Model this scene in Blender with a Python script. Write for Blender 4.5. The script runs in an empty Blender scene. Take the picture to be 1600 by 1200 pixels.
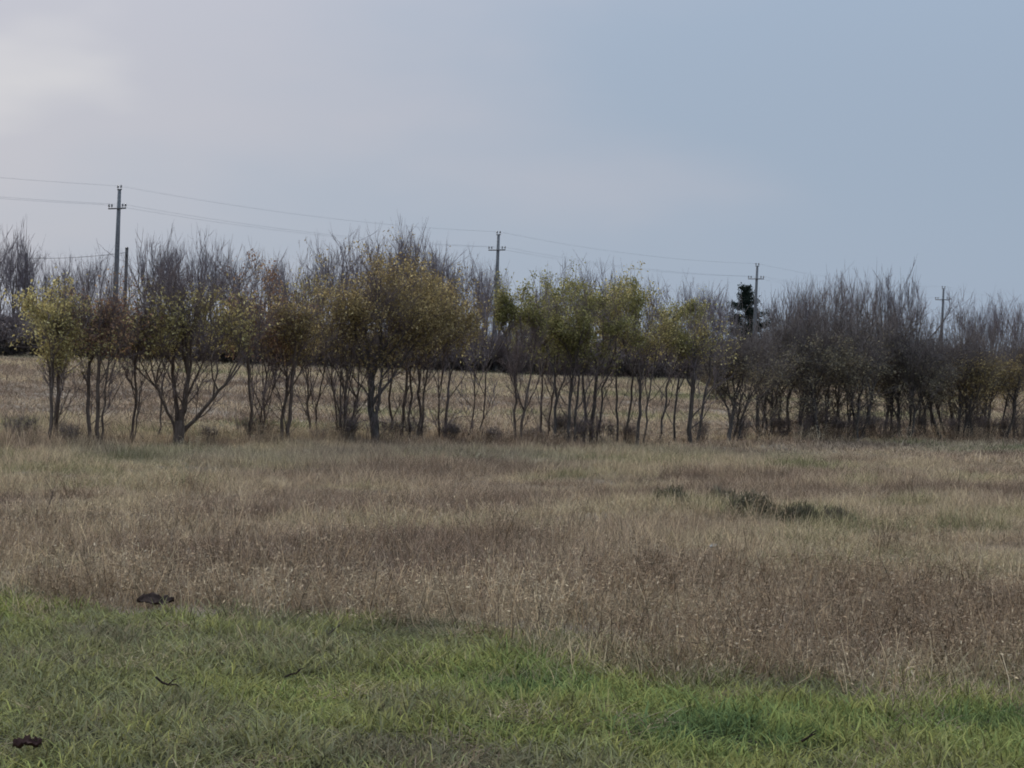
import bpy, math
import numpy as np
from mathutils import Matrix, Vector

# ------------------------------------------------------------------ camera, sky, sun, exposure
SC = bpy.context.scene
COL = SC.collection
EYE = 2.2                 # lens height above the verge
F = 3000.0                # focal length in photo pixels (photo is 1600 wide)
PITCH = math.radians(0.573)
ROLL = math.radians(2.29)
R3 = (Matrix.Rotation(math.radians(90) - PITCH, 3, 'X') @ Matrix.Rotation(ROLL, 3, 'Z'))
cam_d = bpy.data.cameras.new('camera')
cam = bpy.data.objects.new('camera', cam_d)
COL.objects.link(cam)
cam.matrix_world = Matrix.Translation((0, 0, EYE)) @ R3.to_4x4()
cam_d.sensor_width = 36.0
cam_d.lens = 36.0 * F / 1600.0
cam_d.clip_start = 0.1
cam_d.clip_end = 8000
SC.camera = cam

SUN_AZ = math.radians(-27)     # left of the view direction
SUN_EL = math.radians(28)
SUN_DIR = Vector((math.sin(SUN_AZ) * math.cos(SUN_EL), math.cos(SUN_AZ) * math.cos(SUN_EL), math.sin(SUN_EL)))
world = bpy.data.worlds.new('World')
SC.world = world
world.use_nodes = True
nt = world.node_tree
nt.nodes.clear()
N = nt.nodes.new
L = nt.links.new
w_out = N('ShaderNodeOutputWorld')
sky = N('ShaderNodeTexSky')
sky.sky_type = 'NISHITA'
sky.sun_disc = False
sky.sun_elevation = SUN_EL
sky.sun_rotation = SUN_AZ % (2 * math.pi)
sky.dust_density = 2.0
bg_clear = N('ShaderNodeBackground')
bg_clear.inputs['Strength'].default_value = 0.06
L(sky.outputs[0], bg_clear.inputs['Color'])
# veil of thin high cloud: blue grey, paler round the hidden sun, softly mottled
tc = N('ShaderNodeTexCoord')
dot = N('ShaderNodeVectorMath'); dot.operation = 'DOT_PRODUCT'
nrm = N('ShaderNodeVectorMath'); nrm.operation = 'NORMALIZE'
L(tc.outputs['Generated'], nrm.inputs[0])
L(nrm.outputs[0], dot.inputs[0])
dot.inputs[1].default_value = SUN_DIR
wn = N('ShaderNodeTexNoise'); wn.inputs['Scale'].default_value = 3.2; wn.inputs['Detail'].default_value = 4; wn.inputs['Roughness'].default_value = 0.45
mp = N('ShaderNodeMapping'); mp.inputs['Scale'].default_value = (1, 1, 2.6); mp.inputs['Location'].default_value = (0.35, 0.2, 0.1)
L(nrm.outputs[0], mp.inputs['Vector']); L(mp.outputs[0], wn.inputs['Vector'])
wadd = N('ShaderNodeMath'); wadd.operation = 'MULTIPLY_ADD'
L(wn.outputs['Fac'], wadd.inputs[0]); wadd.inputs[1].default_value = 0.36; L(dot.outputs['Value'], wadd.inputs[2])
wr = N('ShaderNodeValToRGB')
cr = wr.color_ramp
cr.interpolation = 'EASE'
cr.elements[0].position = 0.80; cr.elements[0].color = (0.325, 0.410, 0.535, 1)
cr.elements[1].position = 1.10; cr.elements[1].color = (0.80, 0.79, 0.77, 1)
mr = N('ShaderNodeMapRange')
mr.inputs['From Min'].default_value = 0.0; mr.inputs['From Max'].default_value = 1.25
L(wadd.outputs[0], mr.inputs['Value']); L(mr.outputs[0], wr.inputs['Fac'])
for e, p in zip(list(cr.elements), (0.775, 0.955)):
    e.position = p
e = cr.elements.new(0.88); e.color = (0.446, 0.470, 0.558, 1)
bg_cloud = N('ShaderNodeBackground')
L(wr.outputs['Color'], bg_cloud.inputs['Color'])
# an overcast sky grows brighter towards the zenith
sepz = N('ShaderNodeSeparateXYZ'); L(nrm.outputs[0], sepz.inputs[0])
zen = N('ShaderNodeMapRange'); zen.interpolation_type = 'SMOOTHSTEP'
zen.inputs['From Min'].default_value = 0.10; zen.inputs['From Max'].default_value = 0.9
zen.inputs['To Min'].default_value = 0.56; zen.inputs['To Max'].default_value = 1.55
L(sepz.outputs['Z'], zen.inputs['Value']); L(zen.outputs[0], bg_cloud.inputs['Strength'])
wmix = N('ShaderNodeMixShader'); wmix.inputs['Fac'].default_value = 0.94
L(bg_clear.outputs[0], wmix.inputs[1]); L(bg_cloud.outputs[0], wmix.inputs[2]); L(wmix.outputs[0], w_out.inputs['Surface'])

sun_d = bpy.data.lights.new('sun', 'SUN')
sun_d.energy = 1.5
sun_d.angle = math.radians(14)
sun_d.color = (1.0, 0.93, 0.84)
sun = bpy.data.objects.new('sun', sun_d)
COL.objects.link(sun)
sun.location = SUN_DIR * 60
sun.rotation_euler = (-SUN_DIR).to_track_quat('-Z', 'Y').to_euler()

vs = SC.view_settings
SC.display_settings.display_device = 'sRGB'
vs.view_transform = 'Standard'
vs.look = 'None'
vs.exposure = 0.8
vs.gamma = 1.0
vs.use_curve_mapping = False
SC.render.engine = 'CYCLES'
SC.cycles.filter_width = 1.8
SC.cycles.max_bounces = 4
SC.cycles.diffuse_bounces = 2
SC.cycles.use_adaptive_sampling = True
SC.cycles.adaptive_threshold = 0.03
SC.cycles.transmission_bounces = 4
SC.cycles.transparent_max_bounces = 8

# ------------------------------------------------------------------ layout helpers
RNG = np.random.default_rng(11)
TH = math.atan(2500 / F)                     # the tree row and the pole line share this bearing
TX, TY = math.sin(TH), math.cos(TH)          # along the row, away to the right
NX, NY = -math.cos(TH), math.sin(TH)         # across the row, away from the camera
P_ROW, P_HEDGE, P_POLE = 33.3, 77.0, 83.0

def hy(px):                                  # horizon line in the photograph
    return 570 + 0.04 * (px - 800)

def ray(px, py):
    return R3 @ Vector(((px - 800) / F, (600 - py) / F, -1.0))

def smooth(a, b, x):
    t = np.clip((x - a) / (b - a), 0, 1)
    return t * t * (3 - 2 * t)

_T = np.random.default_rng(5).random((256, 256))
def vnoise(x, y):
    xi = np.floor(x).astype(int); yi = np.floor(y).astype(int)
    fx = x - xi; fy = y - yi
    fx = fx * fx * (3 - 2 * fx); fy = fy * fy * (3 - 2 * fy)
    a = _T[xi & 255, yi & 255]; b = _T[(xi + 1) & 255, yi & 255]
    c = _T[xi & 255, (yi + 1) & 255]; d = _T[(xi + 1) & 255, (yi + 1) & 255]
    return (a * (1 - fx) + b * fx) * (1 - fy) + (c * (1 - fx) + d * fx) * fy

def fbm(x, y, o=4):
    x = np.asarray(x, float); y = np.asarray(y, float)
    s = 0; a = 0.5; t = 0
    for i in range(o):
        s = s + a * vnoise(x * 2 ** i + 17.3 * i, y * 2 ** i + 5.1 * i); t += a; a *= 0.5
    return s / t

def ground_z(x, y):
    x = np.asarray(x, float); y = np.asarray(y, float)
    p = x * NX + y * NY
    q = x * TX + y * TY
    z = 1.55 * smooth(38, 77, p)
    far = smooth(8, 22, y)
    z = z + (fbm(q / 7.0, p / 2.6, 3) - 0.5) * 0.42 * far * (1 - 0.6 * smooth(30, 60, p))
    z = z + (fbm(x / 1.6 + 40, y / 1.1, 3) - 0.5) * 0.12 * (1 - 0.6 * smooth(60, 100, y))
    return z

def gz(x, y):
    return float(ground_z(np.array([x]), np.array([y]))[0])

def on_ground(px, py):                        # photo pixel on the ground -> ground position
    r = ray(px, py)
    lo, hi = 3.0, 400.0
    for _ in range(50):
        m = 0.5 * (lo + hi)
        s = m / r.y
        if EYE + r.z * s > gz(r.x * s, m):
            lo = m
        else:
            hi = m
    s = lo / r.y
    return r.x * s, lo

def on_plane(px, p):                          # photo column -> position on a line parallel to the row
    r = ray(px, hy(px) + 60)
    s = p / (r.x * NX + r.y * NY)
    return r.x * s, r.y * s

def z_of(px, py, y):                          # height of photo pixel at depth y
    r = ray(px, py)
    return EYE + r.z * y / r.y

# ------------------------------------------------------------------ mesh helpers
def mesh_from(name, verts, faces_list, mats, mat_ids=None, smooth_shade=False):
    me = bpy.data.meshes.new(name)
    verts = np.asarray(verts, np.float32)
    loops = []; starts = []; totals = []
    n = 0
    for f in faces_list:
        f = np.asarray(f, np.int32)
        k = f.shape[1]
        starts.append(n + np.arange(len(f)) * k); totals.append(np.full(len(f), k))
        loops.append(f.reshape(-1)); n += f.size
    loops = np.concatenate(loops); starts = np.concatenate(starts); totals = np.concatenate(totals)
    me.vertices.add(len(verts)); me.vertices.foreach_set('co', verts.reshape(-1))
    me.loops.add(len(loops)); me.loops.foreach_set('vertex_index', loops.astype(np.int32))
    me.polygons.add(len(starts)); me.polygons.foreach_set('loop_start', starts.astype(np.int32))
    for m in mats:
        me.materials.append(m)
    if mat_ids is not None:
        me.polygons.foreach_set('material_index', np.asarray(mat_ids, np.int32))
    if smooth_shade:
        me.polygons.foreach_set('use_smooth', np.ones(len(starts), bool))
    me.update(calc_edges=True)
    me.validate()
    return me

def tubes(pts, rad, sides):
    """pts (n,K,3), rad (n,K) -> verts, quads"""
    pts = np.asarray(pts, float); rad = np.asarray(rad, float)
    n, K, _ = pts.shape
    t = np.gradient(pts, axis=1)
    t /= np.linalg.norm(t, axis=2, keepdims=True) + 1e-9
    d = pts[:, -1] - pts[:, 0]
    d /= np.linalg.norm(d, axis=1, keepdims=True) + 1e-9
    ref = np.where(np.abs(d[:, 2:3]) > 0.8, np.array([[1.0, 0.13, 0]]), np.array([[0.1, 0.05, 1.0]]))
    u = np.cross(np.repeat(ref[:, None], K, 1), t); u /= np.linalg.norm(u, axis=2, keepdims=True) + 1e-9
    v = np.cross(t, u)
    a = np.arange(sides) * 2 * np.pi / sides
    ring = u[:, :, None] * np.cos(a)[None, None, :, None] + v[:, :, None] * np.sin(a)[None, None, :, None]
    verts = (pts[:, :, None] + ring * rad[:, :, None, None]).reshape(-1, 3)
    i = np.arange(n)[:, None, None] * K * sides + np.arange(K - 1)[None, :, None] * sides
    s = np.arange(sides)[None, None, :]; s2 = (s + 1) % sides
    f = np.stack([i + s, i + s2, i + sides + s2, i + sides + s], -1).reshape(-1, 4)
    return verts, f

class Geo:
    def __init__(self): self.v = []; self.q = []; self.t = []; self.n = 0
    def add(self, v, q=None, t=None):
        v = np.asarray(v, float).reshape(-1, 3)
        if q is not None and len(q): self.q.append(np.asarray(q) + self.n)
        if t is not None and len(t): self.t.append(np.asarray(t) + self.n)
        self.v.append(v); self.n += len(v)
    def tube(self, pts, rad, sides=6, cap=True):
        v, f = tubes(np.asarray(pts)[None], np.asarray(rad)[None], sides)
        self.add(v, f)
        if cap:
            b = self.n - len(v)
            c0 = np.mean(v[:sides], 0); c1 = np.mean(v[-sides:], 0)
            k = self.n
            self.v.append(np.array([c0, c1])); self.n += 2
            s = np.arange(sides); s2 = (s + 1) % sides
            self.t.append(np.stack([b + s2, b + s, np.full(sides, k)], 1))
            e = b + len(v) - sides
            self.t.append(np.stack([e + s, e + s2, np.full(sides, k + 1)], 1))
    def box(self, c, s, rz=0.0):
        x, y, z = np.array(s) / 2
        v = np.array([[-x, -y, -z], [x, -y, -z], [x, y, -z], [-x, y, -z], [-x, -y, z], [x, -y, z], [x, y, z], [-x, y, z]])
        cc, ss = math.cos(rz), math.sin(rz)
        v = v @ np.array([[cc, ss, 0], [-ss, cc, 0], [0, 0, 1]]) + np.array(c)
        self.add(v, [[0, 3, 2, 1], [4, 5, 6, 7], [0, 1, 5, 4], [1, 2, 6, 5], [2, 3, 7, 6], [3, 0, 4, 7]])
    def build(self, name, mat, smooth_shade=False):
        fl = []
        if self.q: fl.append(np.concatenate(self.q))
        if self.t: fl.append(np.concatenate(self.t))
        return mesh_from(name, np.concatenate(self.v), fl, [mat], smooth_shade=smooth_shade)

def obj(name, me, parent=None):
    o = bpy.data.objects.new(name, me)
    COL.objects.link(o)
    if parent is not None: o.parent = parent
    return o

def tag(o, label=None, cat=None, group=None, kind=None):
    if label: o['label'] = label
    if cat: o['category'] = cat
    if group: o['group'] = group
    if kind: o['kind'] = kind
    return o

def empty(name, loc, rz=0.0):
    o = obj(name, None)
    o.location = loc; o.rotation_euler = (0, 0, rz)
    o.empty_display_size = 0.3
    return o

# ------------------------------------------------------------------ materials
def new_mat(name):
    m = bpy.data.materials.new(name); m.use_nodes = True
    t = m.node_tree; t.nodes.clear()
    return m, t, t.nodes.new, t.links.new

def ramp(nn, stops):
    r = nn('ShaderNodeValToRGB'); e = r.color_ramp.elements
    e[0].position = stops[0][0]; e[0].color = (*stops[0][1], 1)
    e[1].position = stops[-1][0]; e[1].color = (*stops[-1][1], 1)
    for p, c in stops[1:-1]:
        k = e.new(p); k.color = (*c, 1)
    return r

def bark_mat(name, a, b, scale=18.0):
    m, t, nn, ll = new_mat(name)
    o = nn('ShaderNodeOutputMaterial'); p = nn('ShaderNodeBsdfPrincipled')
    p.inputs['Roughness'].default_value = 0.9
    p.inputs['Specular IOR Level'].default_value = 0.15
    g = nn('ShaderNodeNewGeometry'); mp_ = nn('ShaderNodeMapping'); mp_.inputs['Scale'].default_value = (1, 1, 0.25)
    nz = nn('ShaderNodeTexNoise'); nz.inputs['Scale'].default_value = scale; nz.inputs['Detail'].default_value = 5
    ll(g.outputs['Position'], mp_.inputs['Vector']); ll(mp_.outputs[0], nz.inputs['Vector'])
    r = ramp(nn, [(0.3, a), (0.7, b)])
    ll(nz.outputs['Fac'], r.inputs['Fac']); ll(r.outputs['Color'], p.inputs['Base Color'])
    bu = nn('ShaderNodeBump'); bu.inputs['Strength'].default_value = 0.5; bu.inputs['Distance'].default_value = 0.02
    ll(nz.outputs['Fac'], bu.inputs['Height']); ll(bu.outputs[0], p.inputs['Normal'])
    ll(p.outputs[0], o.inputs['Surface'])
    return m

def leaf_mat(name, stops, trans=0.45):
    m, t, nn, ll = new_mat(name)
    o = nn('ShaderNodeOutputMaterial')
    g = nn('ShaderNodeNewGeometry')
    r = ramp(nn, stops)
    ll(g.outputs['Random Per Island'], r.inputs['Fac'])
    d = nn('ShaderNodeBsdfDiffuse'); tr = nn('ShaderNodeBsdfTranslucent'); mx = nn('ShaderNodeMixShader')
    mx.inputs['Fac'].default_value = trans
    ll(r.outputs['Color'], d.inputs['Color']); ll(r.outputs['Color'], tr.inputs['Color'])
    ll(d.outputs[0], mx.inputs[1]); ll(tr.outputs[0], mx.inputs[2]); ll(mx.outputs[0], o.inputs['Surface'])
    return m

def grass_mat(name, stops, vary=0.35, trans=0.35):
    """colour from the tuft's own tint (0..1), each blade a little lighter or darker"""
    m, t, nn, ll = new_mat(name)
    o = nn('ShaderNodeOutputMaterial')
    at = nn('ShaderNodeAttribute'); at.attribute_type = 'INSTANCER'; at.attribute_name = 'tint'
    g = nn('ShaderNodeNewGeometry')
    ad = nn('ShaderNodeMath'); ad.operation = 'MULTIPLY_ADD'; ad.inputs[1].default_value = vary
    sb = nn('ShaderNodeMath'); sb.operation = 'SUBTRACT'; sb.inputs[1].default_value = 0.5
    ll(g.outputs['Random Per Island'], sb.inputs[0]); ll(sb.outputs[0], ad.inputs[0]); ll(at.outputs['Fac'], ad.inputs[2])
    r = ramp(nn, stops)
    ll(ad.outputs[0], r.inputs['Fac'])
    # a second, independent light/dark spread between blades
    wv = nn('ShaderNodeTexWhiteNoise'); wv.noise_dimensions = '1D'; ll(g.outputs['Random Per Island'], wv.inputs['W'])
    hs = nn('ShaderNodeHueSaturation')
    mrr = nn('ShaderNodeMapRange'); mrr.inputs['To Min'].default_value = 0.3; mrr.inputs['To Max'].default_value = 1.65
    ll(wv.outputs['Value'], mrr.inputs['Value']); ll(mrr.outputs[0], hs.inputs['Value']); ll(r.outputs['Color'], hs.inputs['Color'])
    d = nn('ShaderNodeBsdfDiffuse'); tr = nn('ShaderNodeBsdfTranslucent'); mx = nn('ShaderNodeMixShader')
    mx.inputs['Fac'].default_value = trans
    ll(hs.outputs['Color'], d.inputs['Color']); ll(hs.outputs['Color'], tr.inputs['Color'])
    ll(d.outputs[0], mx.inputs[1]); ll(tr.outputs[0], mx.inputs[2]); ll(mx.outputs[0], o.inputs['Surface'])
    return m

def plain_mat(name, a, b, scale=30.0, rough=0.8, metal=0.0):
    m, t, nn, ll = new_mat(name)
    o = nn('ShaderNodeOutputMaterial'); p = nn('ShaderNodeBsdfPrincipled')
    p.inputs['Roughness'].default_value = rough; p.inputs['Metallic'].default_value = metal
    g = nn('ShaderNodeNewGeometry'); nz = nn('ShaderNodeTexNoise'); nz.inputs['Scale'].default_value = scale; nz.inputs['Detail'].default_value = 6
    ll(g.outputs['Position'], nz.inputs['Vector'])
    r = ramp(nn, [(0.3, a), (0.7, b)])
    ll(nz.outputs['Fac'], r.inputs['Fac']); ll(r.outputs['Color'], p.inputs['Base Color'])
    bu = nn('ShaderNodeBump'); bu.inputs['Strength'].default_value = 0.25; bu.inputs['Distance'].default_value = 0.01
    ll(nz.outputs['Fac'], bu.inputs['Height']); ll(bu.outputs[0], p.inputs['Normal'])
    ll(p.outputs[0], o.inputs['Surface'])
    return m

M = {}
M['bark'] = bark_mat('bark_brown', (0.076, 0.056, 0.044), (0.162, 0.124, 0.099))
M['bark_dark'] = bark_mat('bark_dark', (0.055, 0.046, 0.040), (0.122, 0.103, 0.090))
M['twig'] = bark_mat('twig_brown', (0.112, 0.084, 0.078), (0.206, 0.160, 0.150), 8)
M['twig_grey'] = bark_mat('twig_grey', (0.128, 0.105, 0.111), (0.225, 0.188, 0.195), 8)
M['twig_dark'] = bark_mat('twig_dark', (0.099, 0.079, 0.072), (0.193, 0.158, 0.140), 8)
M['leaf_olive'] = leaf_mat('leaf_olive', [(0, (0.203, 0.164, 0.077)), (0.55, (0.382, 0.317, 0.138)), (0.9, (0.562, 0.468, 0.207)), (1, (0.750, 0.667, 0.331))])
M['leaf_green'] = leaf_mat('leaf_green', [(0, (0.127, 0.118, 0.050)), (0.6, (0.248, 0.228, 0.094)), (0.93, (0.368, 0.331, 0.138)), (1, (0.609, 0.524, 0.252))])
M['leaf_brown'] = leaf_mat('leaf_brown', [(0, (0.163, 0.118, 0.062)), (0.55, (0.302, 0.230, 0.110)), (0.9, (0.458, 0.359, 0.169)), (1, (0.678, 0.532, 0.275))])
M['leaf_red'] = leaf_mat('leaf_red', [(0, (0.140, 0.084, 0.065)), (0.6, (0.281, 0.168, 0.113)), (1, (0.484, 0.336, 0.184))])
M['leaf_dark'] = leaf_mat('leaf_dark', [(0, (0.096, 0.085, 0.067)), (0.6, (0.200, 0.167, 0.122)), (1, (0.387, 0.315, 0.185))], 0.2)
M['leaf_hedge'] = leaf_mat('leaf_hedge', [(0, (0.114, 0.094, 0.094)), (0.6, (0.217, 0.176, 0.166)), (1, (0.353, 0.289, 0.238))], 0.2)
M['leaf_scrub'] = leaf_mat('leaf_scrub', [(0, (0.075, 0.062, 0.045)), (0.6, (0.15, 0.125, 0.085)), (1, (0.26, 0.215, 0.14))], 0.3)
M['needle'] = leaf_mat('needle', [(0, (0.016, 0.022, 0.018)), (1, (0.042, 0.055, 0.040))], 0.1)
M['concrete'] = plain_mat('pole_concrete', (0.10, 0.10, 0.105), (0.19, 0.185, 0.18), 9, 0.9)
M['steel'] = plain_mat('crossarm_steel', (0.075, 0.07, 0.07), (0.15, 0.13, 0.12), 25, 0.6)
M['porcelain'] = plain_mat('insulator', (0.11, 0.09, 0.08), (0.16, 0.14, 0.125), 20, 0.3)
M['wire'] = plain_mat('wire', (0.20, 0.20, 0.21), (0.27, 0.27, 0.28), 3, 0.5)
M['wood_post'] = plain_mat('wood_post', (0.07, 0.062, 0.056), (0.13, 0.115, 0.10), 14, 0.9)
M['grass_green'] = grass_mat('grass_green', [(0.0, (0.226, 0.194, 0.125)), (0.28, (0.248, 0.243, 0.125)), (0.5, (0.314, 0.308, 0.110)), (0.75, (0.248, 0.286, 0.098)), (1.0, (0.138, 0.189, 0.078))])
M['grass_dry'] = grass_mat('grass_dry', [(0.0, (0.209, 0.150, 0.109)), (0.28, (0.341, 0.257, 0.183)), (0.55, (0.517, 0.412, 0.272)), (0.80, (0.341, 0.294, 0.168)), (1.0, (0.204, 0.198, 0.104))])
M['stalk'] = grass_mat('dry_stalk', [(0.0, (0.252, 0.174, 0.116)), (0.4, (0.444, 0.336, 0.226)), (0.75, (0.588, 0.468, 0.319)), (1.0, (0.720, 0.612, 0.429))], 0.7)

def ground_mat():
    m, t, nn, ll = new_mat('field_soil_and_thatch')
    o = nn('ShaderNodeOutputMaterial'); p = nn('ShaderNodeBsdfPrincipled'); p.inputs['Roughness'].default_value = 1.0
    p.inputs['Specular IOR Level'].default_value = 0.05
    at = nn('ShaderNodeAttribute'); at.attribute_name = 'cover'
    g = nn('ShaderNodeNewGeometry')
    n1 = nn('ShaderNodeTexNoise'); n1.inputs['Scale'].default_value = 5.0; n1.inputs['Detail'].default_value = 8; n1.inputs['Roughness'].default_value = 0.7
    ll(g.outputs['Position'], n1.inputs['Vector'])
    r1 = ramp(nn, [(0.25, (0.15, 0.12, 0.09)), (0.5, (0.27, 0.215, 0.16)), (0.75, (0.38, 0.31, 0.225))])
    r2 = ramp(nn, [(0.25, (0.035, 0.036, 0.020)), (0.75, (0.085, 0.083, 0.045))])
    ll(n1.outputs['Fac'], r1.inputs['Fac']); ll(n1.outputs['Fac'], r2.inputs['Fac'])
    mx = nn('ShaderNodeMix'); mx.data_type = 'RGBA'
    ll(at.outputs['Fac'], mx.inputs['Factor']); ll(r1.outputs['Color'], mx.inputs['A']); ll(r2.outputs['Color'], mx.inputs['B'])
    ll(mx.outputs['Result'], p.inputs['Base Color'])
    n2 = nn('ShaderNodeTexNoise'); n2.inputs['Scale'].default_value = 22.0; n2.inputs['Detail'].default_value = 6
    ll(g.outputs['Position'], n2.inputs['Vector'])
    bu = nn('ShaderNodeBump'); bu.inputs['Strength'].default_value = 0.8; bu.inputs['Distance'].default_value = 0.06
    ll(n2.outputs['Fac'], bu.inputs['Height']); ll(bu.outputs[0], p.inputs['Normal'])
    ll(p.outputs[0], o.inputs['Surface'])
    return m
M['ground'] = ground_mat()

# ------------------------------------------------------------------ where which grass grows
EA = on_ground(0, 945); EB = on_ground(1600, 1140)
def verge(x, y):
    """> 0 on the green verge, < 0 in the dry weeds (metres across the boundary)"""
    dx, dy = EB[0] - EA[0], EB[1] - EA[1]
    ln = math.hypot(dx, dy)
    d = ((x - EA[0]) * dy - (y - EA[1]) * dx) / ln
    return d + (fbm(np.asarray(x) / 1.2 + 9, np.asarray(y) / 1.2, 4) - 0.5) * 2.2

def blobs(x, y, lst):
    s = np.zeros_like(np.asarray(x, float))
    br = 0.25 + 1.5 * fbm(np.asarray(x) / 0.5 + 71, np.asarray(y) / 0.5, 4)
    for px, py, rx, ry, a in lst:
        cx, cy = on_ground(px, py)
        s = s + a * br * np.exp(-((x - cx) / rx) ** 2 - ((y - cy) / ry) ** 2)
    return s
GREENS = [(700, 1085, 1.0, 0.7, 0.22), (900, 1165, 0.9, 0.6, 0.20), (1250, 1135, 0.9, 0.6, 0.28), (830, 1065, 0.7, 0.45, 0.42), (1080, 1145, 0.55, 0.35, 0.45),
          (1520, 1140, 0.9, 0.6, 0.40), (100, 965, 1.1, 0.8, 0.25), (300, 1185, 1.6, 0.45, -0.28), (620, 1180, 0.8, 0.4, -0.25), (230, 1010, 0.9, 0.6, -0.12), (60, 1120, 0.8, 0.6, -0.08)]
def green_tint(x, y):
    return np.clip(0.42 + 0.12 * np.clip(x / 3.0, -1, 1) + (fbm(x / 0.6, y / 0.6 + 30, 4) - 0.5) * 0.9 + blobs(x, y, GREENS), 0.0, 1.0)
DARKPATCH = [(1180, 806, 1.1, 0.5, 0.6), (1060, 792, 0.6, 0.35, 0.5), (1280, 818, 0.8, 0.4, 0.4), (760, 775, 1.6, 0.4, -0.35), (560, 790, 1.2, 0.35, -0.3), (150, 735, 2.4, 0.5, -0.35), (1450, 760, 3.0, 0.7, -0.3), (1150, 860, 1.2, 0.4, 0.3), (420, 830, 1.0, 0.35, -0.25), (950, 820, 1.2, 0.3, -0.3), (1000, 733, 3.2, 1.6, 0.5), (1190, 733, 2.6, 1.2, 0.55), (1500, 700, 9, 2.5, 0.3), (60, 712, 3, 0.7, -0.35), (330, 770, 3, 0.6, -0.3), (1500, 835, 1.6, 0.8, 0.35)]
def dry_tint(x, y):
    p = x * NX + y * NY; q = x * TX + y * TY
    s = 0.40 - 0.16 * np.exp(-((p - P_ROW - 0.3) / 1.8) ** 2) + (fbm(q / 5.0 + 3, p / 1.1, 4) - 0.5) * 1.5 + (fbm(q / 30.0 + 8, p / 3.2 + 2, 3) - 0.5) * 1.3 * smooth(24, 36, p) + (fbm(x / 1.5, y / 1.5, 3) - 0.5) * 0.35 + blobs(x, y, DARKPATCH)  # browner along the row: leaf litter, plus contact shade under the trees put into the tint
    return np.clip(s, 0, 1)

# ------------------------------------------------------------------ ground
ys = np.concatenate([np.linspace(-25, 7, 24)[:-1], np.arange(7, 46, 0.22), np.geomspace(46, 3200, 130)])
us = np.linspace(-1, 1, 150)
us = 0.55 * us + 0.45 * us ** 3
Y, U = np.meshgrid(ys, us, indexing='ij')
X = U * (16 + 0.95 * np.abs(Y))
Z = ground_z(X, Y)
nr, nc = X.shape
idx = np.arange(nr * nc).reshape(nr, nc)
q = np.stack([idx[:-1, :-1], idx[:-1, 1:], idx[1:, 1:], idx[1:, :-1]], -1).reshape(-1, 4)
gme = mesh_from('ground', np.stack([X, Y, Z], -1).reshape(-1, 3), [q], [M['ground']], smooth_shade=True)
a = gme.attributes.new('cover', 'FLOAT', 'POINT')
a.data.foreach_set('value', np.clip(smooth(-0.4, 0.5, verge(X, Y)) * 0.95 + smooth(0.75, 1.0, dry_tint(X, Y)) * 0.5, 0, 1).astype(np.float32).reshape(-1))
tag(obj('ground', gme), kind='structure')

# ------------------------------------------------------------------ grass: tufts instanced over the ground
def blade_tuft(rng, n, hmin, hmax, w, lean, spread, bend):
    g = Geo()
    h = rng.uniform(hmin, hmax, n); az = rng.uniform(0, 2 * np.pi, n)
    ln = np.abs(rng.normal(lean, lean * 0.6, n))
    bx = rng.uniform(-spread, spread, n); by = rng.uniform(-spread, spread, n)
    ts = np.array([0, 0.35, 0.7, 1.0]); ww = np.array([1, 0.9, 0.6, 0.08])
    f = np.stack([np.cos(az), np.sin(az)], -1)
    face = rng.uniform(0, np.pi, n); sd = np.stack([np.cos(face), np.sin(face)], -1)
    V = []
    for t_, w_ in zip(ts, ww):
        out = h * (np.sin(ln) * t_ + bend * t_ ** 2 * rng.uniform(0.2, 1.0, n))
        zz = h * (np.cos(ln) * t_ - bend * 0.45 * t_ ** 2.5 * np.sin(ln * 1.0 + 0.4))
        c = np.stack([bx + f[:, 0] * out, by + f[:, 1] * out, zz - 0.02 * (t_ == 0)], -1)
        s = np.concatenate([sd * (w * w_ / 2), np.zeros((n, 1))], 1)
        V += [c - s, c + s]
    V = np.stack(V, 1)          # n,8,3
    i = np.arange(n)[:, None] * 8
    q = np.concatenate([i + np.array([[k, k + 1, k + 3, k + 2]]) for k in (0, 2, 4)], 0)
    g.add(V, q)
    return g

def stalk_tuft(rng, n, hmin, hmax, spread):
    """dry weed: a few upright stems with side sprays and small seed heads"""
    g = Geo()
    P = []; Rr = []
    heads = []
    for _ in range(n):
        h = rng.uniform(hmin, hmax); b = rng.uniform(-spread, spread, 2); le = rng.normal(0, 0.34, 2)
        top = np.array([b[0] + le[0] * h, b[1] + le[1] * h, h])
        base = np.array([b[0], b[1], -0.03])
        mid = (base + top) / 2 + np.array([*rng.normal(0, 0.02, 2), 0])
        P.append([base, mid, top]); Rr.append([0.0042, 0.0034, 0.002])
        heads.append(top)
        for k in range(rng.integers(4, 8)):
            t = rng.uniform(0.35, 0.95); s = mid + (top - mid) * (t * 2 - 1) if t > .5 else base + (mid - base) * t * 2
            e = s + np.array([*rng.normal(0, 0.075, 2), rng.uniform(-0.03, 0.10)])
            P.append([s, (s + e) / 2 + np.array([0, 0, -0.006]), e]); Rr.append([0.0016, 0.0013, 0.001])
            heads.append(e)
    v, f = tubes(np.array(P), np.array(Rr), 3)
    g.add(v, f)
    hd = np.array(heads); m = len(hd)
    hd = hd + rng.normal(0, 0.012, (m, 3))
    a1 = rng.normal(0, 1, (m, 3)); a1 /= np.linalg.norm(a1, axis=1, keepdims=True)
    a2 = np.cross(a1, rng.normal(0, 1, (m, 3))); a2 /= np.linalg.norm(a2, axis=1, keepdims=True) + 1e-9
    s1 = rng.uniform(0.008, 0.022, (m, 1)); s2 = s1 * 0.28
    V = np.stack([hd - a1 * s1, hd + a2 * s2, hd + a1 * s1, hd - a2 * s2], 1)
    g.add(V, np.arange(m * 4).reshape(-1, 4))
    return g

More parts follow.
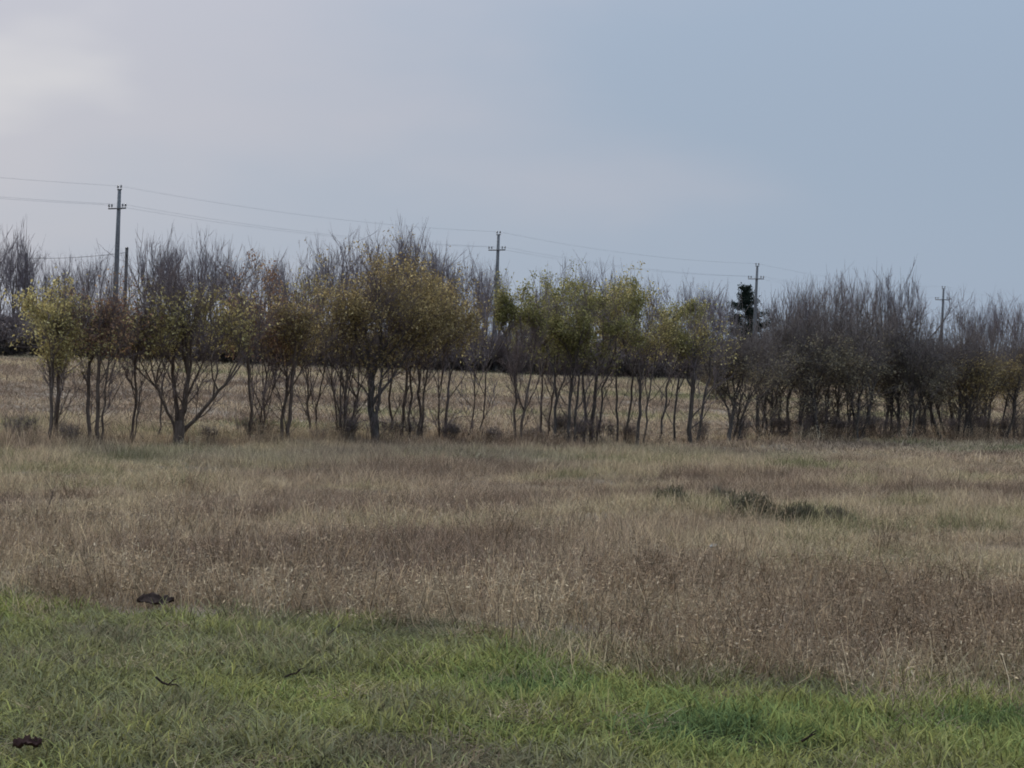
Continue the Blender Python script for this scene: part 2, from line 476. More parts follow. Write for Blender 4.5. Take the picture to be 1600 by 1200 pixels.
def proto_collection(name, metas):
    c = bpy.data.collections.new(name)        # not linked to the scene: only a source of tuft shapes
    for i, me in enumerate(metas):
        o = bpy.data.objects.new('%s_%02d' % (name, i), me)
        c.objects.link(o)
    return c

def scatter(name, x, y, scl, tint, coll, nvar, label, cat, tilt=0.12, rng=RNG, squash=None):
    n = len(x)
    z = ground_z(x, y)
    me = bpy.data.meshes.new(name)
    me.vertices.add(n)
    me.vertices.foreach_set('co', np.stack([x, y, z], -1).astype(np.float32).reshape(-1))
    rot = np.stack([rng.normal(0, tilt, n), rng.normal(0, tilt, n), rng.uniform(0, 2 * np.pi, n)], -1)
    sc = np.stack([scl, scl, scl if squash is None else scl * squash], -1)
    for nm, ty, arr in (('rot', 'FLOAT_VECTOR', rot), ('scl', 'FLOAT_VECTOR', sc), ('tint', 'FLOAT', tint), ('pick', 'INT', rng.integers(0, nvar, n))):
        at = me.attributes.new(nm, ty, 'POINT')
        if ty == 'FLOAT_VECTOR': at.data.foreach_set('vector', arr.astype(np.float32).reshape(-1))
        else: at.data.foreach_set('value', arr.astype(np.int32 if ty == 'INT' else np.float32))
    o = obj(name, me)
    ng = bpy.data.node_groups.new(name + '_scatter', 'GeometryNodeTree')
    ng.interface.new_socket('Geometry', in_out='INPUT', socket_type='NodeSocketGeometry')
    ng.interface.new_socket('Geometry', in_out='OUTPUT', socket_type='NodeSocketGeometry')
    n_ = ng.nodes.new; l_ = ng.links.new
    gi = n_('NodeGroupInput'); go = n_('NodeGroupOutput')
    ip = n_('GeometryNodeInstanceOnPoints'); ci = n_('GeometryNodeCollectionInfo')
    ci.inputs['Collection'].default_value = coll
    ci.inputs['Separate Children'].default_value = True
    ci.inputs['Reset Children'].default_value = True
    ip.inputs['Pick Instance'].default_value = True
    def na(nm, ty):
        k = n_('GeometryNodeInputNamedAttribute'); k.data_type = ty; k.inputs['Name'].default_value = nm
        return k.outputs['Attribute']
    er = n_('FunctionNodeEulerToRotation')
    l_(na('rot', 'FLOAT_VECTOR'), er.inputs[0])
    l_(gi.outputs[0], ip.inputs['Points']); l_(ci.outputs[0], ip.inputs['Instance'])
    l_(na('pick', 'INT'), ip.inputs['Instance Index']); l_(er.outputs[0], ip.inputs['Rotation']); l_(na('scl', 'FLOAT_VECTOR'), ip.inputs['Scale'])
    l_(ip.outputs[0], go.inputs[0])
    md = o.modifiers.new('scatter', 'NODES'); md.node_group = ng
    tag(o, label, cat, kind='stuff')
    return o

def spread_pts(y0, y1, step, half=0.30, margin=1.8, rng=RNG):
    """one jittered patch centre per cell, over the wedge of ground the camera side can see"""
    W_ = half * y1 + margin
    gx, gy = np.meshgrid(np.arange(-W_, W_, step), np.arange(y0, y1, step))
    x = (gx + rng.uniform(-0.5, 0.5, gx.shape) * step).ravel(); y = (gy + rng.uniform(-0.5, 0.5, gx.shape) * step).ravel()
    k = np.abs(x) < half * y + margin
    return x[k], y[k]

r_ = np.random.default_rng(3)
greens = proto_collection('green_tuft', [blade_tuft(r_, 105, 0.05, 0.18, 0.011, 0.85, 0.17, 0.75).build('green_tuft', M['grass_green']) for _ in range(8)])
drys = proto_collection('dry_tuft', [blade_tuft(r_, 240, 0.08, 0.28, 0.007, 0.95, 0.26, 0.6).build('dry_tuft', M['grass_dry']) for _ in range(8)])
stalks = proto_collection('stalk_tuft', [stalk_tuft(r_, 14, 0.16, 0.44, 0.24).build('stalk_tuft', M['stalk']) for _ in range(8)])
fars = proto_collection('field_tuft', [blade_tuft(r_, 260, 0.08, 0.32, 0.020, 1.0, 0.75, 0.6).build('field_tuft', M['grass_dry']) for _ in range(8)])

# green verge
x, y = spread_pts(8.2, 20.0, 0.21)
v = verge(x, y)
k = RNG.random(len(x)) < smooth(-1.5, -0.3, v)
x, y, v = x[k], y[k], v[k]
t = green_tint(x, y)
t = np.clip(t - 0.12 * (1 - smooth(-1.0, 1.0, v)), 0, 1)
scatter('green_grass', x, y, RNG.uniform(0.85, 1.15, len(x)), t, greens, 8, 'short green verge grass in the foreground', 'grass', 0.06, squash=0.35 + 1.3 * fbm(x / 0.5, y / 0.5, 3))
# dry matted grass, from inside the verge to the tree row
x, y = spread_pts(8.2, 52.0, 0.36, 0.30, 2.0)
v = verge(x, y)
k = RNG.random(len(x)) < np.where(v > 0, 0.22, 1.0 - 0.55 * smooth(-2.2, -0.8, v))
x, y, v = x[k], y[k], v[k]
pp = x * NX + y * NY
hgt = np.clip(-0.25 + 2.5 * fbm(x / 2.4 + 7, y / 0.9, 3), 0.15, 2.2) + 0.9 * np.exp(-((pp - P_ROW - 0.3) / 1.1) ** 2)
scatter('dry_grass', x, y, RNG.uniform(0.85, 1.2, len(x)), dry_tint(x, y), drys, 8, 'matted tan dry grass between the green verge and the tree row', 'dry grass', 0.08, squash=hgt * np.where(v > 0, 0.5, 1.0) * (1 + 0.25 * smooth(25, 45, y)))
# reddish brown dead weeds behind the verge
x, y = spread_pts(12.0, 30.0, 0.30)
v = verge(x, y)
dens = (1 - smooth(-0.9, 0.1, v)) * (1 - 0.9 * smooth(16.5, 24, y + (fbm(x / 2, y / 2, 3) - 0.5) * 9))
k = RNG.random(len(x)) < dens * np.clip(2.6 * fbm(x / 0.9 + 3, y / 0.7, 4) - 0.55, 0.12, 1)
cx, cy = on_ground(242, 962)
k &= ((x - cx) / 0.45) ** 2 + ((y - cy + 0.5) / 0.9) ** 2 > 1        # trodden spot round the bark
x, y = x[k], y[k]
scatter('dead_weeds', x, y, RNG.uniform(0.7, 1.1, len(x)), np.clip(0.45 + (fbm(x / 1.8, y / 1.8 + 4, 3) - 0.5) * 0.9 + RNG.normal(0, 0.1, len(x)), 0, 1), stalks, 8, 'reddish brown dead weed stalks behind the green verge', 'weeds', 0.08)
# dead weeds standing round the feet of the trees
x, y = spread_pts(36.0, 92.0, 0.5, 0.30, 3.0)
p = x * NX + y * NY
k = RNG.random(len(x)) < 0.55 * np.exp(-((p - P_ROW) / 1.2) ** 2) * np.clip(4.0 * fbm(x / 1.5 + 31, y / 1.5, 3) - 1.5, 0.03, 1)
x, y = x[k], y[k]
scatter('row_weeds', x, y, RNG.uniform(0.9, 1.6, len(x)), np.clip(RNG.normal(0.45, 0.22, len(x)), 0, 1), stalks, 8, 'dead brown weeds standing round the feet of the tree row', 'weeds', 0.1)
# the field under and beyond the trees
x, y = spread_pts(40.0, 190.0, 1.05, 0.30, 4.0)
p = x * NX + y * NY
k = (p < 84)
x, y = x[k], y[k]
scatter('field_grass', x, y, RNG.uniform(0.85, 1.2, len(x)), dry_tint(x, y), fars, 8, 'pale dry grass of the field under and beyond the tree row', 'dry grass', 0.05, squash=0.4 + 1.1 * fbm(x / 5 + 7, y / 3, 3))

# ------------------------------------------------------------------ trees
def wobble(rng, K, amp):
    w = np.cumsum(rng.normal(0, 1, (K, 3)), 0)
    w -= np.linspace(0, 1, K)[:, None] * w[-1]
    w -= w[0] * (1 - np.linspace(0, 1, K)[:, None])
    return w * amp * np.array([1, 1, 0.15])

def rot_about(d, rng, ang):
    r = rng.normal(0, 1, 3); r -= d * r.dot(d); r /= np.linalg.norm(r) + 1e-9
    return d * math.cos(ang) + r * math.sin(ang)

UP = np.array([0, 0, 1.0])

def grow_tree(rng, stems, H, W, limbs=4, sec=5, twigs=6, whip=0.8, up=0.7, tilt=(15, 48), twig_r=0.006, leaves=0, leaf_z=(0.4, 0.8), leaf_s=0.05, side=0.6, low_twigs=16, limb_len=(0.45, 0.72), spikes=0, spike_to=0.0, bole=None, leaf_spread=0.055, side_limbs=2):
    """stems: (x0,y0,x1,y1,zf,r0) in metres. Returns trunk Geo, branch Geo, leaves Geo or None."""
    thick = []; thin = []; twig = []; lows = []
    cx = np.mean([s[2] for s in stems]); cy = np.mean([s[3] for s in stems])
    if bole:
        bh, br = bole
        bp = np.array([[0, 0, -0.2], [0.0, 0, bh * 0.25], [0.02, 0, bh * 0.6], [0.0, 0, bh], [0, 0, bh + 0.12]])
        thick.append((bp, np.array([1.45, 1.1, 0.95, 1.02, 0.7]) * br))
    for (x0, y0, x1, y1, zf, r0) in stems:
        K = 8
        zb = -0.15 if not bole else bole[0] * 0.75
        tt = np.linspace(0, 1, K)[:, None]
        P = np.array([x0, y0, zb]) + (np.array([x1, y1, zf]) - np.array([x0, y0, zb])) * tt + wobble(rng, K, 0.016 * zf + 0.004)
        rr = r0 * np.interp(np.linspace(0, 1, K), [0, 0.12, 1], [1.45, 1.0, 0.72])
        thick.append((P, rr))
        sd = P[-1] - P[-3]; sd /= np.linalg.norm(sd)
        a0 = rng.uniform(0, 6.28)
        nl = max(2, limbs + rng.integers(-1, 2))
        for j in range(nl + side_limbs):
            az = a0 + 2 * math.pi * j / nl + rng.normal(0, 0.3)
            ti = math.radians(rng.uniform(*tilt)) if j else math.radians(rng.uniform(2, 14))
            Lm = (H - zf) * rng.uniform(*limb_len) * (1.1 if j == 0 else 1.0)
            start = P[-1] if j < 3 else P[rng.integers(4, 7)]
            if j >= nl:                      # thin side limb low on the stem
                start = P[rng.integers(2, 6)]; ti = math.radians(rng.uniform(35, 70)); Lm = zf * rng.uniform(0.35, 0.8)
            K2 = 7
            pts = [start]
            for s in range(1, K2):
                c = ti * (1 - up * s / K2)
                d = np.array([math.cos(az) * math.sin(c), math.sin(az) * math.sin(c), math.cos(c)]) + rng.normal(0, 0.13, 3)
                d = d + 0.25 * sd; d /= np.linalg.norm(d)
                pts.append(pts[-1] + d * Lm / (K2 - 1))
            pts = np.array(pts)
            rl = r0 * (rng.uniform(0.42, 0.62) if j < nl else rng.uniform(0.2, 0.34))
            thick.append((pts, np.linspace(rl, max(0.008, rl * 0.28), K2)))
            ns = max(2, sec + rng.integers(-1, 2)) if j < nl else 3
            brs = [(pts[3:], Lm * 0.5)]
            for k in range(ns):
                t = rng.uniform(0.25, 1.0); f = t * (K2 - 1); i0 = min(int(f), K2 - 2)
                st = pts[i0] + (pts[i0 + 1] - pts[i0]) * (f - i0)
                d0 = pts[i0 + 1] - pts[i0]; d0 /= np.linalg.norm(d0)
                d1 = rot_about(d0, rng, math.radians(rng.uniform(25, 65))) + UP * 0.25
                d1 /= np.linalg.norm(d1)
                Ls = Lm * rng.uniform(0.28, 0.55) * (1.15 - 0.5 * t)
                K3 = 5; q_ = [st]
                for s in range(1, K3):
                    d2 = d1 + UP * up * 0.5 * s / K3 + rng.normal(0, 0.16, 3); d2 /= np.linalg.norm(d2)
                    q_.append(q_[-1] + d2 * Ls / (K3 - 1))
                q_ = np.array(q_)
                thin.append((q_, np.linspace(max(0.009, rl * 0.32), 0.006, K3)))
                brs.append((q_, Ls))
            for (b, Lb) in brs:
                nt_ = max(1, int((twigs if j < nl else 2) * rng.uniform(0.7, 1.4)))
                f = rng.uniform(0.15, 1.0, nt_) * (len(b) - 1); i0 = np.minimum(f.astype(int), len(b) - 2)
                st = b[i0] + (b[i0 + 1] - b[i0]) * (f - i0)[:, None]
                d0 = b[i0 + 1] - b[i0]; d0 /= np.linalg.norm(d0, axis=1, keepdims=True)
                d1 = d0 * 0.5 + rng.normal(0, side, (nt_, 3)) + UP * up * 0.8
                d1 /= np.linalg.norm(d1, axis=1, keepdims=True)
                Lt = whip * rng.uniform(0.3, 1.0, nt_) ** 1.3
                b1 = d1 + UP * 0.15 * up + rng.normal(0, 0.12, (nt_, 3))
                b2 = b1 + UP * 0.15 * up + rng.normal(0, 0.12, (nt_, 3))
                T = np.stack([st, st + d1 * (Lt / 3)[:, None], st + (d1 + b1) * (Lt / 3)[:, None], st + (d1 + b1 + b2) * (Lt / 3)[:, None]], 1)
                twig.append(T)
                # short spurs off the twigs
                m2 = nt_
                s2 = T[:, 1] + (T[:, 2] - T[:, 1]) * rng.random((m2, 1))
                e2 = d1 + rng.normal(0, 0.7, (m2, 3)) + UP * 0.3; e2 /= np.linalg.norm(e2, axis=1, keepdims=True)
                l2 = (Lt * rng.uniform(0.2, 0.5, m2))[:, None]
                twig.append(np.stack([s2, s2 + e2 * l2 / 3, s2 + (e2 + UP * 0.1) * l2 * 0.67, s2 + (e2 + UP * 0.2) * l2], 1))
        if low_twigs:
            f = rng.uniform(0.05, 0.9, low_twigs) * (K - 1); i0 = f.astype(int)
            st = P[i0] + (P[i0 + 1] - P[i0]) * (f - i0)[:, None]
            d1 = rng.normal(0, 0.8, (low_twigs, 3)) + UP * 0.6; d1 /= np.linalg.norm(d1, axis=1, keepdims=True)
            Lt = rng.uniform(0.2, 1.0, low_twigs)[:, None]
            lows.append(np.stack([st, st + d1 * Lt / 3 + rng.normal(0, .02, d1.shape), st + d1 * Lt * 0.67 + UP * 0.04 + rng.normal(0, .02, d1.shape), st + d1 * Lt + UP * 0.1], 1))
    tw = np.concatenate(twig)
    # fit the crown to its height and width
    top = np.quantile(tw[:, -1, 2], 0.995)
    zf0 = min(s[4] for s in stems)
    kz = (H - zf0) / (top - zf0)
    rad = np.quantile(np.hypot(tw[:, -1, 0] - cx, tw[:, -1, 1] - cy), 0.93)
    kw = W / rad
    def fit(a):
        a = np.array(a, float)
        w = np.clip((a[..., 2] - zf0 * 0.85) / (0.5 * zf0 + 0.3), 0, 1)
        ax = a[..., 0] - cx; ay = a[..., 1] - cy
        kk = 1 + (kw - 1) * w
        a[..., 0] = cx + ax * kk; a[..., 1] = cy + ay * kk
        a[..., 2] = np.where(a[..., 2] > zf0, zf0 + (a[..., 2] - zf0) * kz, a[..., 2])
        return a
    gt = Geo(); gb = Geo()
    for K in set(len(p_) for p_, _ in thick):
        sel = [(p_, r__) for p_, r__ in thick if len(p_) == K]
        v_, f_ = tubes(fit(np.array([s[0] for s in sel])), np.array([s[1] for s in sel]), 6)
        gt.add(v_, f_)
    if lows:
        lw = fit(np.concatenate(lows))
        v_, f_ = tubes(lw, np.tile(np.array([[1.0, 0.8, 0.6, 0.3]]) * twig_r * 1.1, (len(lw), 1)), 3)
        gt.add(v_, f_)
    if thin:
        v_, f_ = tubes(fit(np.array([s[0] for s in thin])), np.array([s[1] for s in thin]), 4)
        gb.add(v_, f_)
    tw = fit(tw)
    if spikes:
        tips = tw[:, -1]
        up_ = tips[tips[:, 2] > np.quantile(tips[:, 2], 0.80)]
        st = up_[rng.integers(0, len(up_), spikes)]
        et = spike_to * rng.uniform(0.80, 1.0, spikes)
        dz = np.maximum(et - st[:, 2], 0.15)
        dxy = rng.normal(0, 0.13, (spikes, 2)) * dz[:, None]
        d_ = np.concatenate([dxy, dz[:, None]], 1)
        S_ = np.stack([st - d_ * 0.15, st + d_ * 0.3 + rng.normal(0, 0.02, d_.shape), st + d_ * 0.65 + rng.normal(0, 0.02, d_.shape), st + d_], 1)
        s0 = S_[:, 1] + (S_[:, 2] - S_[:, 1]) * rng.random((spikes, 1))
        e0 = np.concatenate([rng.normal(0, 0.25, (spikes, 2)), np.full((spikes, 1), 0.55)], 1) * dz[:, None] * 0.5
        tw = np.concatenate([tw, S_, np.stack([s0, s0 + e0 * 0.35, s0 + e0 * 0.7 + UP * 0.02, s0 + e0 + UP * 0.05], 1)])
    nt_ = len(tw)
    r0 = twig_r * rng.uniform(0.7, 1.2, nt_)
    v_, f_ = tubes(tw, r0[:, None] * np.array([[1, 0.8, 0.6, 0.3]]), 3)
    gb.add(v_, f_)
    gl = None
    if leaves:
        gl = Geo()
        cand = np.concatenate([tw[:, 1:].reshape(-1, 3), (tw[:, 1:] * 0.5 + tw[:, :-1] * 0.5).reshape(-1, 3)])
        z0, z1 = leaf_z[0] * H, leaf_z[1] * H
        zc = (z0 + z1) / 2; zh = (z1 - z0) / 2
        w = np.exp(-np.abs((cand[:, 2] - zc) / zh) ** 4)
        cl = fbm(cand[:, 0] * 1.3 + rng.uniform(0, 50), cand[:, 2] * 1.6 + cand[:, 1], 3)   # clumps and gaps
        w = w * np.clip((cl - 0.40) * 5, 0.03, 1)
        pick = rng.choice(len(cand), leaves, p=w / w.sum())
        c = cand[pick] + rng.normal(0, leaf_spread, (leaves, 3))
        a1 = rng.normal(0, 1, (leaves, 3)) + np.array([0, 0, -0.5]); a1 /= np.linalg.norm(a1, axis=1, keepdims=True)
        a2 = np.cross(a1, rng.normal(0, 1, (leaves, 3))); a2 /= np.linalg.norm(a2, axis=1, keepdims=True) + 1e-9
        s1 = leaf_s * rng.uniform(0.5, 1.1, (leaves, 1)); s2 = s1 * 0.55
        gl.add(np.stack([c, c + a1 * s1 * 0.8 + a2 * s2, c + a1 * s1 * 2, c + a1 * s1 * 0.8 - a2 * s2], 1), np.arange(leaves * 4).reshape(-1, 4))
    return gt, gb, gl

def plant(name, loc, geo, mats, label, cat, group=None, rz=0.0):
    e_ = empty(name, loc, rz)
    tag(e_, label, cat, group)
    gt, gb, gl = geo
    obj('trunk', gt.build('trunk', mats[0], True), e_)
    obj('branches', gb.build('branches', mats[1]), e_)
    if gl is not None:
        obj('foliage', gl.build('foliage', mats[2]), e_)
    return e_

def copy_tree(src, loc, rz, scl, label, group):
    c = src.copy(); COL.objects.link(c)
    c.location = loc; c.rotation_euler = (0, 0, rz); c.scale = scl
    c['label'] = label; c['group'] = group
    for ch in src.children:
        d = ch.copy(); COL.objects.link(d); d.parent = c
    return c

def row_tree(seed, px, off, stems, top, wpx, label, leaf=None, nleaf=0, leaf_y=None, bark='bark', twigm='twig', name='field_tree', **kw):
    """stems in photo columns: (x at base, x at fork, y of fork, radius in m)"""
    rng = np.random.default_rng(seed)
    bx, by = on_plane(px, P_ROW + off)
    z0 = gz(bx, by)
    ppm = F / by
    st = []
    for (a_, b_, yf, r0) in stems:
        st.append(((a_ - px) / ppm, rng.normal(0, 0.12), (b_ - px) / ppm, rng.normal(0, 0.2), max(0.25, z_of(b_, yf, by) - z0), r0 * 0.8))
    ht = z_of(px, top, by) - z0
    H = z_of(px, top + 34, by) - z0
    kw.setdefault('spikes', 14); kw.setdefault('spike_to', ht)
    if leaf_y:
        lz = ((z_of(px, leaf_y[1], by) - z0) / H, (z_of(px, leaf_y[0], by) - z0) / H)
    else:
        lz = (0.4, 0.8)
    kw.setdefault('leaf_s', 0.042); kw.setdefault('leaf_spread', 0.08)
    g = grow_tree(rng, st, H, 1.28 * wpx / ppm, leaves=int(nleaf * 1.45), leaf_z=lz, **kw)
    return plant(name, (bx, by, z0), g, (M[bark], M[twigm], M['leaf_' + (leaf or 'olive')]), label, 'tree', 'trees of the near row')

ROW = [
 dict(px=76, off=0.2, stems=[(75, 80, 545, .055)], top=420, wpx=55, leaf='olive', nleaf=2600, leaf_y=(430, 560), label='slim leaning tree, leftmost of the row, olive leaves above a bare stem'),
 dict(px=88, off=1.2, stems=[(85, 103, 545, .06), (84, 92, 560, .04)], top=415, wpx=55, leaf='olive', nleaf=3000, leaf_y=(425, 555), label='two-stemmed olive-leaved tree just right of the leftmost slim trunk'),
 dict(px=140, off=-0.3, stems=[(140, 137, 545, .06)], top=400, wpx=42, leaf='olive', nleaf=900, leaf_y=(450, 560), label='straight slender trunk, left of the close pair of stems beneath the nearest utility pole'),
 dict(px=160, off=-0.6, stems=[(160, 157, 560, .065), (161, 172, 565, .035)], top=395, wpx=45, leaf='red', nleaf=1100, leaf_y=(430, 560), label='forked stem with reddish twigs just left of the nearest utility pole'),
 dict(px=210, off=0.0, stems=[(210, 208, 570, .045), (212, 221, 600, .02)], top=415, wpx=40, leaf='brown', nleaf=900, leaf_y=(440, 555), label='single thin pale stem standing between the nearest utility pole and the thick forked tree'),
 dict(px=244, off=2.0, stems=[(243, 252, 590, .035)], top=430, wpx=38, leaf='brown', nleaf=500, leaf_y=(470, 560), label='thin crooked stem close behind the left side of the thick forked tree'),
 dict(px=281, off=-0.5, stems=[(279, 270, 570, .07), (284, 294, 590, .10), (277, 249, 600, .045), (285, 350, 600, .055)], bole=(0.55, 0.135), top=356, wpx=88, leaf='olive', nleaf=3800, leaf_y=(455, 565), label='thickest tree of the row, squat trunk forking low into four spreading limbs', limbs=4, sec=7, twigs=8, whip=0.9, twig_r=0.007),
 dict(px=391, off=-0.2, stems=[(391, 390, 560, .05)], top=385, wpx=45, leaf='red', nleaf=1900, leaf_y=(395, 540), label='upright thin trunk with reddish brown leaves, right of the thick forked tree'),
 dict(px=410, off=0.3, stems=[(408, 416, 590, .035), (404, 412, 640, .03)], top=400, wpx=48, leaf='red', nleaf=1900, leaf_y=(405, 545), label='small tree of two thin leaning stems under reddish brown leaves'),
 dict(px=448, off=-0.3, stems=[(441, 446, 590, .06), (456, 457, 580, .07)], top=395, wpx=62, leaf='brown', nleaf=3000, leaf_y=(420, 560), label='close pair of dark trunks under yellowish brown leaves, left of the centre gap', twigs=7),
 dict(px=490, off=1.8, stems=[(488, 480, 600, .04), (492, 503, 590, .035)], top=370, wpx=52, leaf='olive', nleaf=1300, leaf_y=(430, 555), label='slight tree with two thin stems and tall bare shoots behind the dark pair'),
 dict(px=540, off=-0.2, stems=[(537, 533, 625, .05), (541, 541, 620, .06), (545, 556, 625, .045), (540, 520, 610, .03)], top=365, wpx=66, leaf='brown', nleaf=2400, leaf_y=(425, 565), label='many-stemmed spreading tree left of the big round brown crown', low_twigs=22),
 dict(px=590, off=-0.7, stems=[(590, 578, 590, .13), (596, 592, 570, .06)], top=350, wpx=82, leaf='brown', nleaf=6500, leaf_y=(385, 560), label='dark stout trunk carrying the left half of the big brown crown', sec=6, twigs=8, bark='bark_dark'),
 dict(px=625, off=0.3, stems=[(618, 612, 590, .05), (630, 634, 580, .06)], top=352, wpx=78, leaf='brown', nleaf=6500, leaf_y=(385, 560), label='tree of two mid-sized stems in the middle of the big brown crown', sec=6, twigs=7),
 dict(px=652, off=-0.2, stems=[(643, 641, 585, .05), (655, 652, 580, .06), (661, 664, 575, .04)], top=372, wpx=76, leaf='brown', nleaf=7000, leaf_y=(400, 555), label='three straight stems under the right edge of the big round brown crown', sec=6, twigs=7),
 dict(px=698, off=0.0, stems=[(690, 686, 610, .035), (699, 701, 590, .055)], top=395, wpx=48, leaf='olive', nleaf=900, leaf_y=(440, 560), label='thin twin-stemmed sparse tree with scrub at its foot, right of the big brown crown', low_twigs=26, twigm='twig_grey'),
 dict(px=745, off=0.8, stems=[(738, 741, 590, .03), (752, 757, 585, .035)], top=415, wpx=48, label='two wispy nearly bare stems standing under the second utility pole', twigm='twig_grey', leaf='olive', nleaf=250, leaf_y=(470, 570), low_twigs=16),
 dict(px=812, off=-0.3, stems=[(811, 802, 595, .05), (814, 828, 590, .055)], top=412, wpx=38, leaf='green', nleaf=4200, leaf_y=(425, 500), label='vase-shaped forked tree with olive green leaves just right of the second pole', sec=6, twigs=7),
 dict(px=852, off=1.2, stems=[(850, 846, 590, .05), (857, 864, 590, .04)], top=425, wpx=58, leaf='green', nleaf=4800, leaf_y=(432, 550), label='olive-crowned tree with two thin dark stems behind the vase-shaped fork'),
 dict(px=885, off=-0.2, stems=[(872, 868, 585, .06), (888, 893, 580, .06), (898, 902, 590, .05)], top=405, wpx=60, leaf='green', nleaf=5200, leaf_y=(428, 555), label='dense clump of three dark stems in the middle of the olive crowns', low_twigs=22, bark='bark_dark'),
 dict(px=922, off=0.2, stems=[(914, 911, 585, .06), (926, 930, 580, .08), (935, 945, 590, .045)], top=400, wpx=62, leaf='green', nleaf=5600, leaf_y=(418, 555), label='dark-stemmed clump beneath the highest olive crown', low_twigs=20, bark='bark_dark'),
 dict(px=968, off=0.6, stems=[(966, 962, 590, .05), (974, 985, 590, .05)], top=402, wpx=56, leaf='olive', nleaf=4200, leaf_y=(415, 550), label='two-stemmed tree at the right side of the highest olive crown', bark='bark_dark'),
 dict(px=1000, off=-0.2, stems=[(997, 998, 600, .07), (1004, 1016, 595, .04)], top=428, wpx=44, leaf='olive', nleaf=1700, leaf_y=(460, 560), label='dark trunk with a thinner leaning stem, left of the small olive crown', bark='bark_dark'),
 dict(px=1032, off=0.0, stems=[(1028, 1044, 590, .05)], top=438, wpx=44, leaf='green', nleaf=3000, leaf_y=(455, 545), label='right-leaning thin trunk under the small separate olive crown', bark='bark_dark'),
 dict(px=1056, off=0.5, stems=[(1055, 1058, 575, .05)], top=440, wpx=42, leaf='green', nleaf=2600, leaf_y=(455, 540), label='upright dark pole-like trunk under the right of the small olive crown', bark='bark_dark'),
 dict(px=1083, off=-0.4, stems=[(1080, 1078, 590, .10), (1090, 1106, 590, .06)], top=440, wpx=46, leaf='olive', nleaf=900, leaf_y=(480, 570), label='stout V-shaped pair of trunks just left of the dark conifer', bark='bark_dark', twigm='twig_grey'),
]
for i, d in enumerate(ROW):
    d = dict(d)
    row_tree(100 + i, **d)

# ---- dark thicket at the right: individual slim trees, a few shapes grown once and copied with their parts
rng = np.random.default_rng(77)
thick_src = []
for i in range(9):
    ns = [1, 2, 1, 3, 2, 1, 2, 1, 2][i]
    st = []
    for s in range(ns):
        bx = rng.normal(0, 0.14) if ns > 1 else 0; r0 = rng.uniform(0.035, 0.06) if ns > 1 else rng.uniform(0.05, 0.08)
        st.append((bx, rng.normal(0, 0.1), bx + rng.normal(0, 0.22), rng.normal(0, 0.2), rng.uniform(1.5, 2.1), r0))
    g = grow_tree(rng, st, 5.0, 1.35, limbs=4, sec=6, twigs=6 if ns > 1 else 9, whip=0.95, up=0.7, twig_r=0.009, leaves=2300, leaf_z=(0.30, 0.72), leaf_s=0.048, low_twigs=34, spikes=12, spike_to=6.1, leaf_spread=0.11)
    thick_src.append(g)
TH_PX = [1136, 1150, 1183, 1199, 1218, 1234, 1247, 1259, 1270, 1283, 1296, 1309, 1322, 1334, 1347, 1361, 1378, 1396, 1407, 1421, 1433, 1447, 1461, 1476, 1483, 1489, 1495, 1503, 1516, 1531, 1545, 1559, 1573, 1588, 1604, 1622]
TH_TOP = {1136: 455, 1150: 470, 1183: 470, 1199: 455, 1218: 450, 1234: 440, 1247: 440, 1259: 430, 1270: 430, 1283: 435, 1296: 420, 1309: 412, 1322: 420, 1334: 440, 1347: 445, 1361: 430, 1378: 415, 1396: 412, 1407: 430, 1396: 430, 1407: 462, 1421: 478, 1433: 482, 1447: 482, 1461: 486, 1476: 482, 1483: 486, 1489: 478, 1495: 484, 1503: 476}
ORD = ['first', 'second', 'third', 'fourth', 'fifth', 'sixth', 'seventh', 'eighth', 'ninth', 'tenth', 'eleventh', 'twelfth', 'thirteenth', 'fourteenth', 'fifteenth', 'sixteenth', 'seventeenth', 'eighteenth', 'nineteenth', 'twentieth',
       'twenty-first', 'twenty-second', 'twenty-third', 'twenty-fourth', 'twenty-fifth', 'twenty-sixth', 'twenty-seventh', 'twenty-eighth', 'twenty-ninth', 'thirtieth', 'thirty-first', 'thirty-second', 'thirty-third', 'thirty-fourth', 'thirty-fifth', 'thirty-sixth']
first = {}
desc = ['single dark trunk', 'twin dark stems', 'single dark trunk', 'three thin dark stems', 'twin dark stems', 'single dark trunk', 'twin dark stems', 'single dark trunk', 'twin dark stems']
for i, px in enumerate(TH_PX):
    s = i % 9 if i < 9 else int(rng.integers(0, 9))
    off = rng.uniform(-0.7, 1.6)
    bx, by = on_plane(px, P_ROW + off)
    z0 = gz(bx, by)
    top = TH_TOP.get(px, 482 + rng.uniform(-12, 10))
    k = (z_of(px, top, by) - z0) / 6.0
    lab = '%s of the dark thicket, %s tree right of the conifer' % (desc[s], ORD[i]) if i > 0 else '%s of the dark thicket, just below the conifer' % desc[s]
    brown = px > 1500
    key = (s, brown)
    rz = rng.uniform(0, 6.28)
    if key not in first:
        first[key] = plant('thicket_tree', (bx, by, z0), thick_src[s], (M['bark_dark'], M['twig_dark'], M['leaf_brown' if brown else 'leaf_dark']), lab, 'tree', 'slim trees packed in the dark thicket', rz)
        first[key].scale = (1, 1, k)
    else:
        copy_tree(first[key], (bx, by, z0), rz, (rng.uniform(0.85, 1.1),) * 2 + (k,), lab, 'slim trees packed in the dark thicket')

